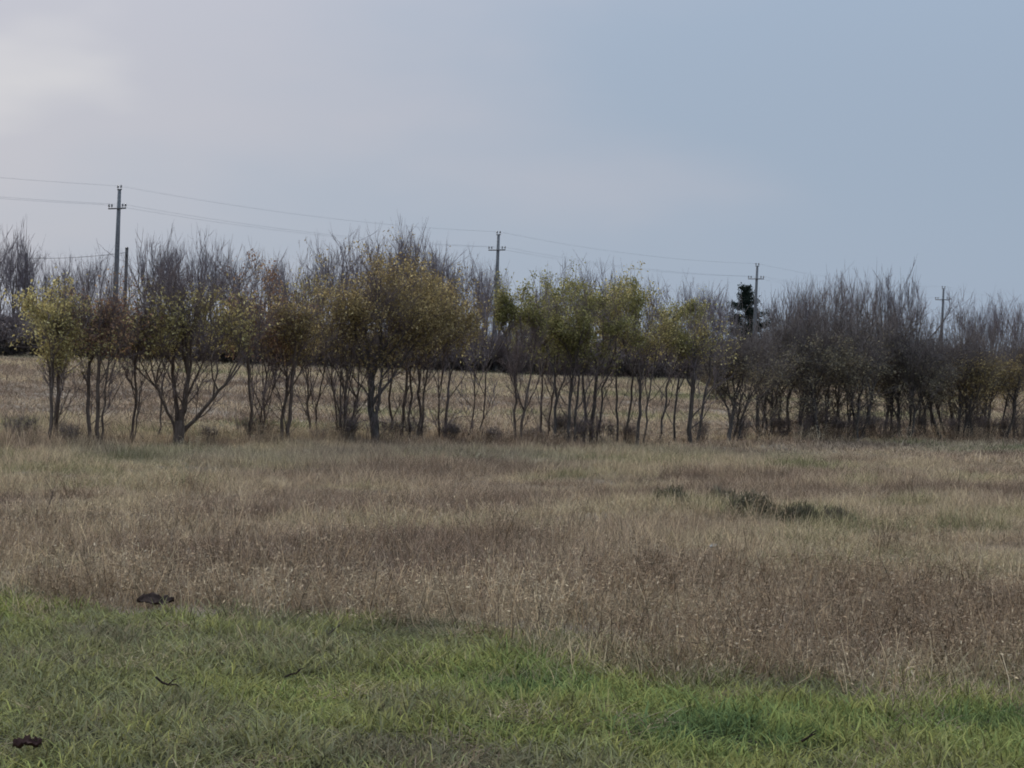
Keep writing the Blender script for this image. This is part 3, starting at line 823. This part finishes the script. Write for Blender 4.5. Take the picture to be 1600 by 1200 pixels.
# ---- far hedge of low leafless bushes
rng = np.random.default_rng(31)
hedge_src = []
for i in range(5):
    st = [(rng.normal(0, 0.5), rng.normal(0, 0.4), rng.normal(0, 0.8), rng.normal(0, 0.6), rng.uniform(0.25, 0.6), 0.03) for _ in range(9)]
    hedge_src.append(grow_tree(rng, st, 2.5, 1.9, limbs=4, sec=4, twigs=8, whip=0.7, up=0.6, tilt=(10, 75), twig_r=0.013, leaves=4200, leaf_z=(-0.12, 0.72), leaf_s=0.075, side=0.8, leaf_spread=0.1, spikes=8, spike_to=3.1, side_limbs=0))
first = {}
q0 = on_plane(-60, P_HEDGE); q0 = q0[0] * TX + q0[1] * TY
q1 = on_plane(1660, P_HEDGE); q1 = q1[0] * TX + q1[1] * TY
qq = q0
while qq < q1:
    for lane in (0, 1, 2):
        p = P_HEDGE + (0, 1.7, 9.5)[lane] + rng.normal(0, 0.4)
        q_ = qq + rng.normal(0, 0.4) + lane
        bx, by = TX * q_ + NX * p, TY * q_ + NY * p
        z0 = gz(bx, by)
        s = int(rng.integers(0, 5)); k = rng.uniform(0.75, 1.1) * (1.0 + 0.55 * float(smooth(20, 120, np.array(q_ - q0)))); rz = rng.uniform(0, 6.28)
        lab = 'low leafless purplish bush in the far hedge beyond the field'
        grp = 'bushes of the far hedge'
        if s not in first:
            first[s] = plant('hedge_bush', (bx, by, z0), hedge_src[s], (M['bark_dark'], M['twig'], M['leaf_hedge']), lab, 'bush', grp, rz)
            first[s].scale = (1, 1, k)
        else:
            copy_tree(first[s], (bx, by, z0), rz, (1.0, 1.0, k), lab, grp)
    qq += 2.3

# ---- scrub at the feet of the row
SCRUB = [(40, 'left of the leftmost slim trunk', .34), (112, 'between the leftmost trunks and the straight slender one', .24), (330, 'right of the thick forked tree', .22), (398, 'at the foot of the upright reddish tree', .26), (500, 'right of the close dark pair', .22), (548, 'at the foot of the many-stemmed tree', .34),
         (606, 'beside the stout dark trunk', .30), (640, 'under the middle of the big brown crown', .30), (706, 'at the foot of the thin twin stems', .36), (768, 'beneath the second pole', .26), (835, 'right of the vase-shaped fork', .24), (880, 'at the foot of the dense three-stemmed clump', .40), (905, 'between the two dark olive clumps', .42), (940, 'at the foot of the highest olive crown', .36),
         (985, 'left of the small olive crown', .28), (1096, 'at the foot of the stout V-shaped trunks', .34), (1160, 'at the left end of the dark thicket', .32), (1225, 'left in the dark thicket', .38), (1258, 'second in the dark thicket', .40), (1285, 'thickest dark one in the thicket', .50), (1312, 'right of the thickest dark scrub', .40), (1350, 'in the middle of the thicket', .42), (1385, 'below the tall thicket shoots', .40),
         (1440, 'below the fan-shaped bare tree', .36), (1485, 'below the farthest pole', .36), (1535, 'left under the brownish right end of the thicket', .46), (1568, 'under the brownish right end of the thicket', .38), (1596, 'at the right picture edge', .46)]
scrub0 = None
scrub_src = []
for i in range(3):
    st = [(rng.normal(0, 0.3), rng.normal(0, 0.25), rng.normal(0, 0.5), rng.normal(0, 0.4), rng.uniform(0.3, 0.7), 0.018) for _ in range(6 + i)]
    scrub_src.append(grow_tree(rng, st, 2.4, 1.3, limbs=3, sec=3, twigs=4, whip=0.8, up=0.7, tilt=(10, 60), twig_r=0.011, leaves=420, leaf_z=(0.0, 0.7), leaf_s=0.07, side=0.7, leaf_spread=0.12, low_twigs=6))
for i, (px, where, k) in enumerate(SCRUB):
    bx, by = on_plane(px, P_ROW + rng.uniform(-0.6, 0.5)); z0 = gz(bx, by); rz = rng.uniform(0, 6.28)
    lab = 'low tangled scrub ' + where
    scl = (k * 1.1, k * 1.1, k * rng.uniform(0.9, 1.25))
    src = i % 3
    if scrub0 is None: scrub0 = {}
    if src not in scrub0:
        scrub0[src] = plant('scrub_bush', (bx, by, z0), scrub_src[src], (M['bark_dark'], M['twig'], M['leaf_scrub']), lab, 'bush', 'scrub at the feet of the tree row', rz)
        scrub0[src].scale = scl
    else:
        copy_tree(scrub0[src], (bx, by, z0), rz, scl, lab, 'scrub at the feet of the tree row')

# ---- tall bare trees behind the hedge
rng = np.random.default_rng(41)
back_src = []
for i in range(6):
    st = [(rng.normal(0, 0.25), rng.normal(0, 0.25), rng.normal(0, 0.5), rng.normal(0, 0.4), rng.uniform(1.2, 2.2), rng.uniform(0.05, 0.09)) for _ in range(2 + i % 2)]
    back_src.append(grow_tree(rng, st, 7.0, 1.5, limbs=4, sec=5, twigs=5, whip=1.5, up=0.9, tilt=(10, 38), twig_r=0.011, side=0.35))
cnt = {}
BACK = [(-15, 350), (10, 342), (36, 372), (62, 392), (105, 392), (140, 384), (172, 398), (236, 356), (262, 362), (300, 352), (335, 366), (372, 380), (410, 385), (440, 392), (497, 362), (520, 380), (560, 350), (592, 362), (618, 340), (640, 345), (668, 362), (692, 380), (716, 388), (738, 392), (756, 410),
        (850, 412), (905, 395), (950, 402), (1012, 425), (1075, 430), (1098, 436), (1122, 442), (1205, 448), (1240, 436), (1262, 430), (1300, 418), (1340, 420), (1385, 408), (1500, 455), (1522, 462), (1545, 450), (1578, 462), (1600, 470)]
first = {}
for i, (px, top) in enumerate(BACK):
    p = rng.uniform(85.5, 92)
    bx, by = on_plane(px, p); z0 = gz(bx, by)
    k = (z_of(px, top, by) - z0) / 7.0
    s = i % 6; rz = rng.uniform(0, 6.28)
    near = min((abs(px - c), n_) for c, n_ in ((-40, 'at the left picture edge'), (186, 'around the nearest pole'), (440, 'behind the reddish leaves'), (640, 'behind the big brown crown'), (777, 'near the second pole'), (930, 'behind the olive crowns'), (1178, 'around the third pole'), (1330, 'behind the dark thicket'), (1560, 'right of the farthest pole')))[1]
    cnt[near] = cnt.get(near, 0) + 1
    lab = 'tall bare tree beyond the hedge, %s from left of those %s' % (ORD[cnt[near] - 1], near)
    if s not in first:
        first[s] = plant('bare_tree', (bx, by, z0), back_src[s], (M['bark'], M['twig_grey'], None), lab, 'tree', 'bare trees beyond the far hedge ' + near, rz)
        first[s].scale = (k, k, k)
    else:
        copy_tree(first[s], (bx, by, z0), rz, (k, k, k), lab, 'bare trees beyond the far hedge ' + near)

# ---- one round bare tree beside the farthest pole
rng = np.random.default_rng(52)
bx, by = on_plane(1424, 81); z0 = gz(bx, by)
H = z_of(1424, 440, by) - z0
plant('bare_tree', (bx, by, z0), grow_tree(rng, [(0, 0, 0.2, 0, 3.0, 0.16)], H, 3.0, limbs=7, sec=7, twigs=8, whip=1.6, up=0.25, tilt=(25, 70), twig_r=0.013, side=0.5), (M['bark_dark'], M['twig_grey'], None),
      'round fan-shaped bare tree just left of the farthest utility pole', 'tree')

# ---- conifer
def conifer(px, top, p, label):
    rng = np.random.default_rng(9)
    bx, by = on_plane(px, p); z0 = gz(bx, by)
    H = z_of(px, top, by) - z0
    gt = Geo(); gt.tube(np.array([[0, 0, -0.2], [0.05, 0, H * 0.5], [0, 0, H]]), np.array([0.16, 0.1, 0.015]), 7)
    gb = Geo(); C = []
    P = []; Rr = []
    z = 0.8
    while z < H - 0.1:
        f = 1 - z / H
        n = int(5 + 5 * f)
        for a_ in rng.uniform(0, 6.28, n):
            L_ = (0.15 + min(0.95 * (H - z), 3.0)) * rng.uniform(0.35, 1.15)
            d = np.array([math.cos(a_), math.sin(a_), 0.0])
            s = np.array([0, 0, z + rng.normal(0, 0.2)])
            q_ = np.array([s, s + d * L_ * 0.35 + UP * 0.02 * L_, s + d * L_ * 0.7 - UP * 0.02 * L_, s + d * L_ + UP * 0.10 * L_])
            P.append(q_); Rr.append([0.03 * f + 0.008, 0.02 * f + 0.006, 0.01, 0.004])
            m = int(90 + 190 * f)
            t_ = rng.uniform(0.15, 1.0, m) * 3; i0 = np.minimum(t_.astype(int), 2)
            C.append(q_[i0] + (q_[i0 + 1] - q_[i0]) * (t_ - i0)[:, None] + rng.normal(0, 0.13, (m, 3)))
        z += 0.24 + 0.28 * f
    v_, f_ = tubes(np.array(P), np.array(Rr), 3); gb.add(v_, f_)
    c = np.concatenate(C); m = len(c)
    a1 = rng.normal(0, 1, (m, 3)); a1 /= np.linalg.norm(a1, axis=1, keepdims=True)
    a2 = np.cross(a1, rng.normal(0, 1, (m, 3))); a2 /= np.linalg.norm(a2, axis=1, keepdims=True) + 1e-9
    s1 = rng.uniform(0.07, 0.15, (m, 1)); s2 = s1 * 0.3
    gl = Geo(); gl.add(np.stack([c - a1 * s1, c + a2 * s2, c + a1 * s1, c - a2 * s2], 1), np.arange(m * 4).reshape(-1, 4))
    plant('conifer_tree', (bx, by, z0), (gt, gb, gl), (M['bark_dark'], M['twig_dark'], M['needle']), label, 'tree')
conifer(1158, 450, 88, 'dark green pointed conifer just left of the third utility pole')

# ------------------------------------------------------------------ utility poles and wires
POLE_STEP = 31.75
bx, by = on_plane(175, P_POLE)
Q1 = bx * TX + by * TY
poles = []
PH = z_of(187, 297, by) - gz(bx, by)           # concrete top
ARM = z_of(186, 326, by) - gz(bx, by)
lean = 0.0
def make_pole(i, label):
    q_ = Q1 + POLE_STEP * i
    x_, y_ = TX * q_ + NX * P_POLE, TY * q_ + NY * P_POLE
    z0 = gz(x_, y_)
    e_ = empty('utility_pole', (x_, y_, z0), math.atan2(NY, NX))     # local x runs along the crossarm
    tag(e_, label, 'pole', 'utility poles of the overhead line')
    g = Geo()
    # tapered square concrete post with chamfers
    a_ = 0.135; b_ = 0.075; ch = 0.3
    prof = np.array([(-1, -1 + ch), (-1 + ch, -1), (1 - ch, -1), (1, -1 + ch), (1, 1 - ch), (1 - ch, 1), (-1 + ch, 1), (-1, 1 - ch)])
    v_ = np.concatenate([np.c_[prof * w_, np.full(8, z_)] for w_, z_ in ((a_, -0.4), (a_ * .8 + b_ * .2, PH * 0.3), (a_ * .4 + b_ * .6, PH * 0.7), (b_, PH))])
    qd = [[r * 8 + k, r * 8 + (k + 1) % 8, r * 8 + 8 + (k + 1) % 8, r * 8 + 8 + k] for r in range(3) for k in range(8)]
    g.add(v_, qd, [[24, 24 + k, 25 + k] for k in range(1, 7)])
    obj('post', g.build('post', M['concrete']), e_)
    g = Geo()
    g.box((0, 0.11, ARM), (1.45, 0.07, 0.07))
    g.box((0, -0.11, ARM), (0.26, 0.03, 0.05)); g.box((-0.125, 0, ARM), (0.02, 0.24, 0.04)); g.box((0.125, 0, ARM), (0.02, 0.24, 0.04))
    obj('crossarm', g.build('crossarm', M['steel']), e_)
    g = Geo()
    g.box((0, 0, PH + 0.03), (0.34, 0.06, 0.06)); 
    obj('top_bracket', g.build('top_bracket', M['steel']), e_)
    att = []
    for x0, y0, zb in ((-0.70, 0.11, ARM + 0.035), (-0.46, 0.11, ARM + 0.035), (0.46, 0.11, ARM + 0.035), (0.70, 0.11, ARM + 0.035), (-0.13, 0, PH + 0.06), (0.13, 0, PH + 0.06)):
        g = Geo()
        g.tube(np.array([[x0, y0, zb - 0.01], [x0, y0, zb + 0.09]]), np.array([0.012, 0.012]), 6)
        pin_me = g.build('pin', M['steel'])
        g = Geo()
        zs = np.array([0.07, 0.075, 0.11, 0.12, 0.15, 0.155, 0.175, 0.21, 0.215]) + zb
        g.tube(np.stack([np.full(9, x0), np.full(9, y0), zs], -1), np.array([0.03, 0.062, 0.055, 0.05, 0.036, 0.036, 0.045, 0.03, 0.01]), 10)
        ins = obj('insulator', g.build('insulator', M['porcelain'], True), e_)
        obj('pin', pin_me, ins)
        att.append((x0, y0, zb + 0.165))
    ca, sa = NX, NY
    tilt = [0.0, 0.0, 0.004, -0.003, 0.003, 0.0, 0][i + 1]
    e_.rotation_euler[1] = tilt
    return [Vector((x_ + ca * u_ - sa * v2, y_ + sa * u_ + ca * v2, z0 + w_)) for u_, v2, w_ in att]

LAB = ['utility pole standing beyond the left edge of the view', 'tallest grey concrete utility pole, nearest, at the left', 'second grey utility pole from the left, beside the gap in the crowns', 'third grey utility pole, right of the dark conifer', 'smallest farthest grey utility pole above the thicket at the right', 'utility pole standing beyond the right edge of the view']
atts = [make_pole(i - 1, LAB[i]) for i in range(6)]
WL = ['outermost wire on the far side of the crossarms', 'inner wire on the far side of the crossarms', 'inner wire on the near side of the crossarms', 'outermost wire on the near side of the crossarms', 'wire on the far pin of the pole tops', 'wire on the near pin of the pole tops']
for w in range(6):
    g = Geo()
    path = []
    for i in range(5):
        A, B = atts[i][w], atts[i + 1][w]
        for s in np.linspace(0, 1, 17)[(0 if i == 0 else 1):]:
            pnt = A.lerp(B, float(s)); pnt.z -= 0.42 * 4 * s * (1 - s)
            path.append(pnt[:])
    path = np.array(path)
    g.tube(path, np.full(len(path), 0.0026), 4)
    tag(obj('overhead_wire', g.build('overhead_wire', M['wire'])), 'thin sagging overhead ' + WL[w], 'wire', 'wires of the overhead line')

# low service posts with a slack cable
def low_post(px, top, p, label, r=0.11):
    x_, y_ = on_plane(px, p); z0 = gz(x_, y_); h = z_of(px, top, y_) - z0
    e_ = empty('service_post', (x_, y_, z0)); tag(e_, label, 'post', 'low service posts beyond the far hedge')
    g = Geo(); g.tube(np.array([[0, 0, -0.3], [0.01, 0, h * 0.5], [0, 0, h]]), np.array([r, r * 0.92, r * 0.85]), 10)
    obj('post', g.build('post', M['wood_post'], True), e_)
    g = Geo(); g.tube(np.array([[0, 0, h], [0, 0, h + 0.04], [0, 0, h + 0.1]]), np.array([r * 0.95, r * 0.95, 0.02]), 10)
    obj('cap', g.build('cap', M['steel'], True), e_)
    g = Geo(); g.box((0, -r, h - 0.35), (0.10, 0.10, 0.16)); g.tube(np.array([[0, -r - 0.02, h - 0.3], [0, -r - 0.12, h - 0.3], [0, -r - 0.14, h - 0.22]]), np.array([0.015, 0.015, 0.015]), 6)
    obj('cable_bracket', g.build('cable_bracket', M['steel']), e_)
    return Vector((x_, y_ - r - 0.14, z0 + h - 0.24))
pA = low_post(34, 397, 96, 'short wooden post near the left edge, lower than the utility poles')
pB = low_post(190, 388, 86.5, 'short wooden post standing right against the nearest utility pole')
path = []
for s in np.linspace(0, 1, 17):
    c = pA.lerp(pB, float(s)); c.z -= 0.12 * 4 * s * (1 - s); path.append(c[:])
g = Geo(); g.tube(np.array(path), np.full(17, 0.018), 5)
tag(obj('service_cable', g.build('service_cable', M['wire'])), 'slack cable strung between the two short posts at the left', 'cable')

# ------------------------------------------------------------------ far house
def house():
    x_, y_ = on_plane(814, 150); z0 = gz(x_, y_)
    e_ = empty('house', (x_, y_, z0), 0.05)
    tag(e_, 'grey gabled house half hidden behind the olive crowns beside the second pole', 'house')
    ridge = z_of(813, 487, y_) - z0
    hw = 4.4; eave = ridge - hw * 1.12; dp = 9.0
    wm = plain_mat('house_wall', (0.20, 0.19, 0.185), (0.27, 0.26, 0.25), 2.0, 0.9)
    rm = plain_mat('house_roof', (0.075, 0.068, 0.07), (0.12, 0.11, 0.11), 6.0, 0.8)
    fm = plain_mat('window_frame', (0.5, 0.5, 0.5), (0.6, 0.6, 0.6), 6.0, 0.6)
    pm = plain_mat('window_pane', (0.02, 0.025, 0.03), (0.04, 0.045, 0.05), 1.0, 0.08)
    g = Geo()
    v_ = [[-hw, 0, 0], [hw, 0, 0], [hw, 0, eave], [0, 0, ridge - 0.1], [-hw, 0, eave]]
    v_ = v_ + [[a_, dp, c] for a_, b_, c in v_]
    g.add(v_, [[1, 0, 5, 6], [0, 4, 9, 5], [2, 1, 6, 7]], [[0, 1, 2], [0, 2, 4], [4, 2, 3], [6, 5, 9], [6, 9, 7], [7, 9, 8]])
    obj('wall', g.build('wall', wm), e_)
    g = Geo()
    for s in (-1, 1):
        o_ = 0.45
        a_ = np.array([0, -o_, ridge + 0.05]); b_ = np.array([s * (hw + 0.4), -o_, eave - 0.4 * 1.12 + 0.05])
        top = [a_, b_, b_ + [0, dp + 2 * o_, 0], a_ + [0, dp + 2 * o_, 0]]
        v_ = np.array(top + [t_ - [0, 0, 0.14] for t_ in top])
        g.add(v_, [[0, 1, 2, 3], [7, 6, 5, 4], [0, 4, 5, 1], [1, 5, 6, 2], [2, 6, 7, 3], [3, 7, 4, 0]])
    rf = obj('roof', g.build('roof', rm), e_)
    g = Geo(); g.box((1.6, 3, ridge - 0.9), (0.55, 0.55, 2.4))
    obj('chimney', g.build('chimney', wm), rf)
    for cx_, cz in ((-2.0, 1.6), (2.0, 1.6), (0, eave + 1.2)):
        g = Geo()
        for bx_, bz, sx, sz in ((-0.6, 0, 0.1, 1.5), (0.6, 0, 0.1, 1.5), (0, 0.7, 1.1, 0.1), (0, -0.7, 1.1, 0.1), (0, 0, 0.06, 1.3)):
            g.box((cx_ + bx_, -0.03, cz + bz), (sx, 0.1, sz))
        wn_ = obj('window', g.build('window', fm), e_)
        g = Geo(); g.box((cx_, -0.012, cz), (1.1, 0.03, 1.3))
        obj('pane', g.build('pane', pm), wn_)
house()

# ------------------------------------------------------------------ small things lying and growing in the grass
def tussock(px, py, wpx, hpx, seed, label, tint='leaf_tuss'):
    rng = np.random.default_rng(seed)
    x_, y_ = on_ground(px, py); z0 = gz(x_, y_); ppm = F / y_
    w_ = wpx / ppm / 2; h_ = hpx / ppm + 0.11
    e_ = empty('low_shrub', (x_, y_, z0)); tag(e_, label, 'shrub', 'low dark shrubs in the dry field')
    n = int(90 + 220 * w_)
    a_ = rng.uniform(0, 6.28, n); rr = np.sqrt(rng.random(n))
    base = np.stack([np.cos(a_) * rr * w_ * 0.9, np.sin(a_) * rr * 0.35, np.full(n, -0.03)], -1)
    hh = h_ * rng.uniform(0.45, 1.05, n) * np.sqrt(np.clip(1.05 - rr ** 2, 0.05, 1))
    d = np.stack([rng.normal(0, 0.25, n), rng.normal(0, 0.25, n), np.ones(n)], -1) * hh[:, None]
    P = np.stack([base, base + d * 0.5 + rng.normal(0, 0.02, (n, 3)), base + d], 1)
    v_, f_ = tubes(P, np.tile(np.array([[0.006, 0.005, 0.002]]), (n, 1)), 3)
    g = Geo(); g.add(v_, f_)
    obj('stems', g.build('stems', M['twig_dark']), e_)
    m = n * 34
    k_ = rng.integers(0, n, m); t_ = rng.uniform(0.15, 1.0, (m, 1))
    c = base[k_] + d[k_] * t_ + rng.normal(0, 0.035, (m, 3)); c[:, 2] = np.maximum(c[:, 2], 0.01)
    a1 = rng.normal(0, 1, (m, 3)); a1 /= np.linalg.norm(a1, axis=1, keepdims=True)
    a2 = np.cross(a1, rng.normal(0, 1, (m, 3))); a2 /= np.linalg.norm(a2, axis=1, keepdims=True) + 1e-9
    a1 = a1 * np.array([0.8, 0.8, 0.4]) + np.array([0, 0, 0.9]); a1 /= np.linalg.norm(a1, axis=1, keepdims=True)
    s1 = rng.uniform(0.025, 0.075, (m, 1))
    g = Geo(); g.add(np.stack([c - a1 * s1, c + a2 * s1 * 0.13, c + a1 * s1, c - a2 * s1 * 0.13], 1), np.arange(m * 4).reshape(-1, 4))
    obj('foliage', g.build('foliage', M[tint]), e_)
M['leaf_tuss'] = leaf_mat('leaf_shrub', [(0, (0.052, 0.051, 0.036)), (0.7, (0.121, 0.110, 0.068)), (1, (0.224, 0.184, 0.121))], 0.2)
M['leaf_tuss_b'] = leaf_mat('leaf_shrub_brown', [(0, (0.081, 0.065, 0.050)), (0.7, (0.171, 0.144, 0.099)), (1, (0.288, 0.243, 0.162))], 0.2)
tussock(1050, 790, 66, 20, 1, 'small low dark green shrub in the dry field, leftmost of the four')
tussock(1172, 808, 90, 34, 2, 'largest and darkest low green shrub in the dry field')
tussock(1128, 790, 44, 20, 5, 'small brownish tuft touching the left end of the darkest low shrub', 'leaf_tuss_b')
tussock(1250, 818, 70, 24, 3, 'low greyish green shrub right of the darkest one')
tussock(1306, 820, 50, 18, 4, 'flat brown shrub, rightmost in the dry field', 'leaf_tuss_b')

def dead_leaf(px, py, size, seed, mat, label, name='dead_leaf', curl=0.35, rz=0.0, aspect=0.42, lift=0.115):
    rng = np.random.default_rng(seed)
    x_, y_ = on_ground(px, py); z0 = gz(x_, y_)
    nu, nv = 15, 9
    u = np.linspace(-1, 1, nu); vv = np.linspace(-1, 1, nv)
    U_, V_ = np.meshgrid(u, vv, indexing='ij')
    half = aspect * np.sqrt(np.clip(1 - U_ ** 2, 0.0, 1)) * (1 + 0.25 * np.sin(U_ * 9 + seed)) + 0.02
    x = U_ * size / 2; y = V_ * half * size / 2
    z = lift + curl * size * 0.35 * V_ ** 2 * 0.8 + 0.035 * size * np.sin(U_ * 5 + seed) + rng.normal(0, 0.006, U_.shape)
    c, s = math.cos(rz), math.sin(rz)
    v_ = np.stack([x * c - y * s, x * s + y * c, z], -1).reshape(-1, 3)
    n_ = len(v_)
    lo = v_.copy(); lo[:, 2] -= 0.006
    i = np.arange(n_).reshape(nu, nv)
    qd = np.stack([i[:-1, :-1], i[1:, :-1], i[1:, 1:], i[:-1, 1:]], -1).reshape(-1, 4)
    rim = np.concatenate([i[:, 0], i[-1, 1:], i[::-1, -1][1:], i[0, ::-1][1:-1]])
    rn = np.roll(rim, -1)
    g = Geo(); g.add(np.concatenate([v_, lo]), np.concatenate([qd, qd[:, ::-1] + n_, np.stack([rim, rim + n_, rn + n_, rn], 1)]))
    o = obj(name, g.build(name, mat, True)); o.location = (x_, y_, z0); o.rotation_euler = (0.28, 0.06, 0)
    return tag(o, label, name.replace('_', ' '))
M['bark_piece'] = bark_mat('bark_piece', (0.018, 0.011, 0.009), (0.060, 0.036, 0.026), 40)
M['dead_leaf'] = bark_mat('dead_leaf', (0.028, 0.012, 0.011), (0.085, 0.045, 0.035), 30)
dead_leaf(242, 958, 0.31, 3, M['bark_piece'], 'dark brown curled piece of bark lying where green grass meets weeds', 'bark_piece', 0.2, 0.1, 0.62)
dead_leaf(42, 1193, 0.15, 8, M['dead_leaf'], 'dark reddish curled dead leaf in the bottom left corner', 'dead_leaf', 0.5, 0.3, 0.5)
dead_leaf(1112, 868, 0.13, 5, plain_mat('pale_leaf', (0.45, 0.41, 0.35), (0.6, 0.55, 0.47), 20), 'small pale dry leaf in the brown weeds', 'dead_leaf', 0.6, 0.9)

def stick(px, py, pts, r, label, mat='bark_piece', name='twig'):
    x_, y_ = on_ground(px, py); z0 = gz(x_, y_)
    g = Geo(); P = np.array(pts, float)
    g.tube(P, np.linspace(r, r * 0.45, len(P)), 6)
    k = len(P) // 2
    g.tube(np.array([P[k], P[k] + [0.03, 0.01, 0.03], P[k] + [0.05, 0.03, 0.035]]), np.array([r * 0.6, r * 0.5, r * 0.3]), 5)
    o = obj(name, g.build(name, M[mat], True)); o.location = (x_, y_, z0)
    return tag(o, label, 'twig')
stick(262, 1096, [(-0.08, 0, 0.15), (-0.04, 0.01, 0.115), (0.0, 0.0, 0.105), (0.05, -0.01, 0.11), (0.09, 0.0, 0.085)], 0.009, 'crooked black twig in the green grass below the bark piece')
stick(455, 1080, [(-0.05, 0, 0.09), (-0.01, 0.02, 0.11), (0.03, 0.0, 0.12), (0.05, -0.01, 0.15)], 0.008, 'short dark twig standing in the grass right of the crooked twig')
stick(1262, 1186, [(-0.04, 0, 0.10), (0.0, 0.01, 0.125), (0.04, 0.0, 0.15)], 0.008, 'small slanting dark twig low in the right green grass')

def tall_weed(px, py, top, seed, label):
    rng = np.random.default_rng(seed)
    x_, y_ = on_ground(px, py); z0 = gz(x_, y_); h = z_of(px, top, y_) - z0
    e_ = empty('dry_weed', (x_, y_, z0)); tag(e_, label, 'weed', 'single tall dry weeds')
    P = np.array([[0, 0, -0.05], [0.01, 0, h * 0.35], [0.05, 0.02, h * 0.7], [0.09, 0, h]])
    g = Geo(); g.tube(P, np.array([0.008, 0.007, 0.005, 0.003]), 5)
    obj('stem', g.build('stem', M['bark']), e_)
    g = Geo()
    for k in range(7):
        t_ = rng.uniform(0.3, 0.95) * 3; i0 = min(int(t_), 2); s = P[i0] + (P[i0 + 1] - P[i0]) * (t_ - i0)
        d = np.array([rng.normal(0, 0.7), rng.normal(0, 0.7), 0.8]) * rng.uniform(0.1, 0.3) * h * 0.6
        g.tube(np.array([s, s + d * 0.6, s + d + UP * 0.02]), np.array([0.004, 0.003, 0.0015]), 4)
    obj('branches', g.build('branches', M['bark']), e_)
tall_weed(72, 812, 766, 1, 'lone tall dry weed standing in the field at the left')
tall_weed(118, 690, 655, 2, 'dead sapling stump with a bent head among the left trunks')
tall_weed(512, 1000, 975, 3, 'small dark dead weed tip at the edge of the green grass')
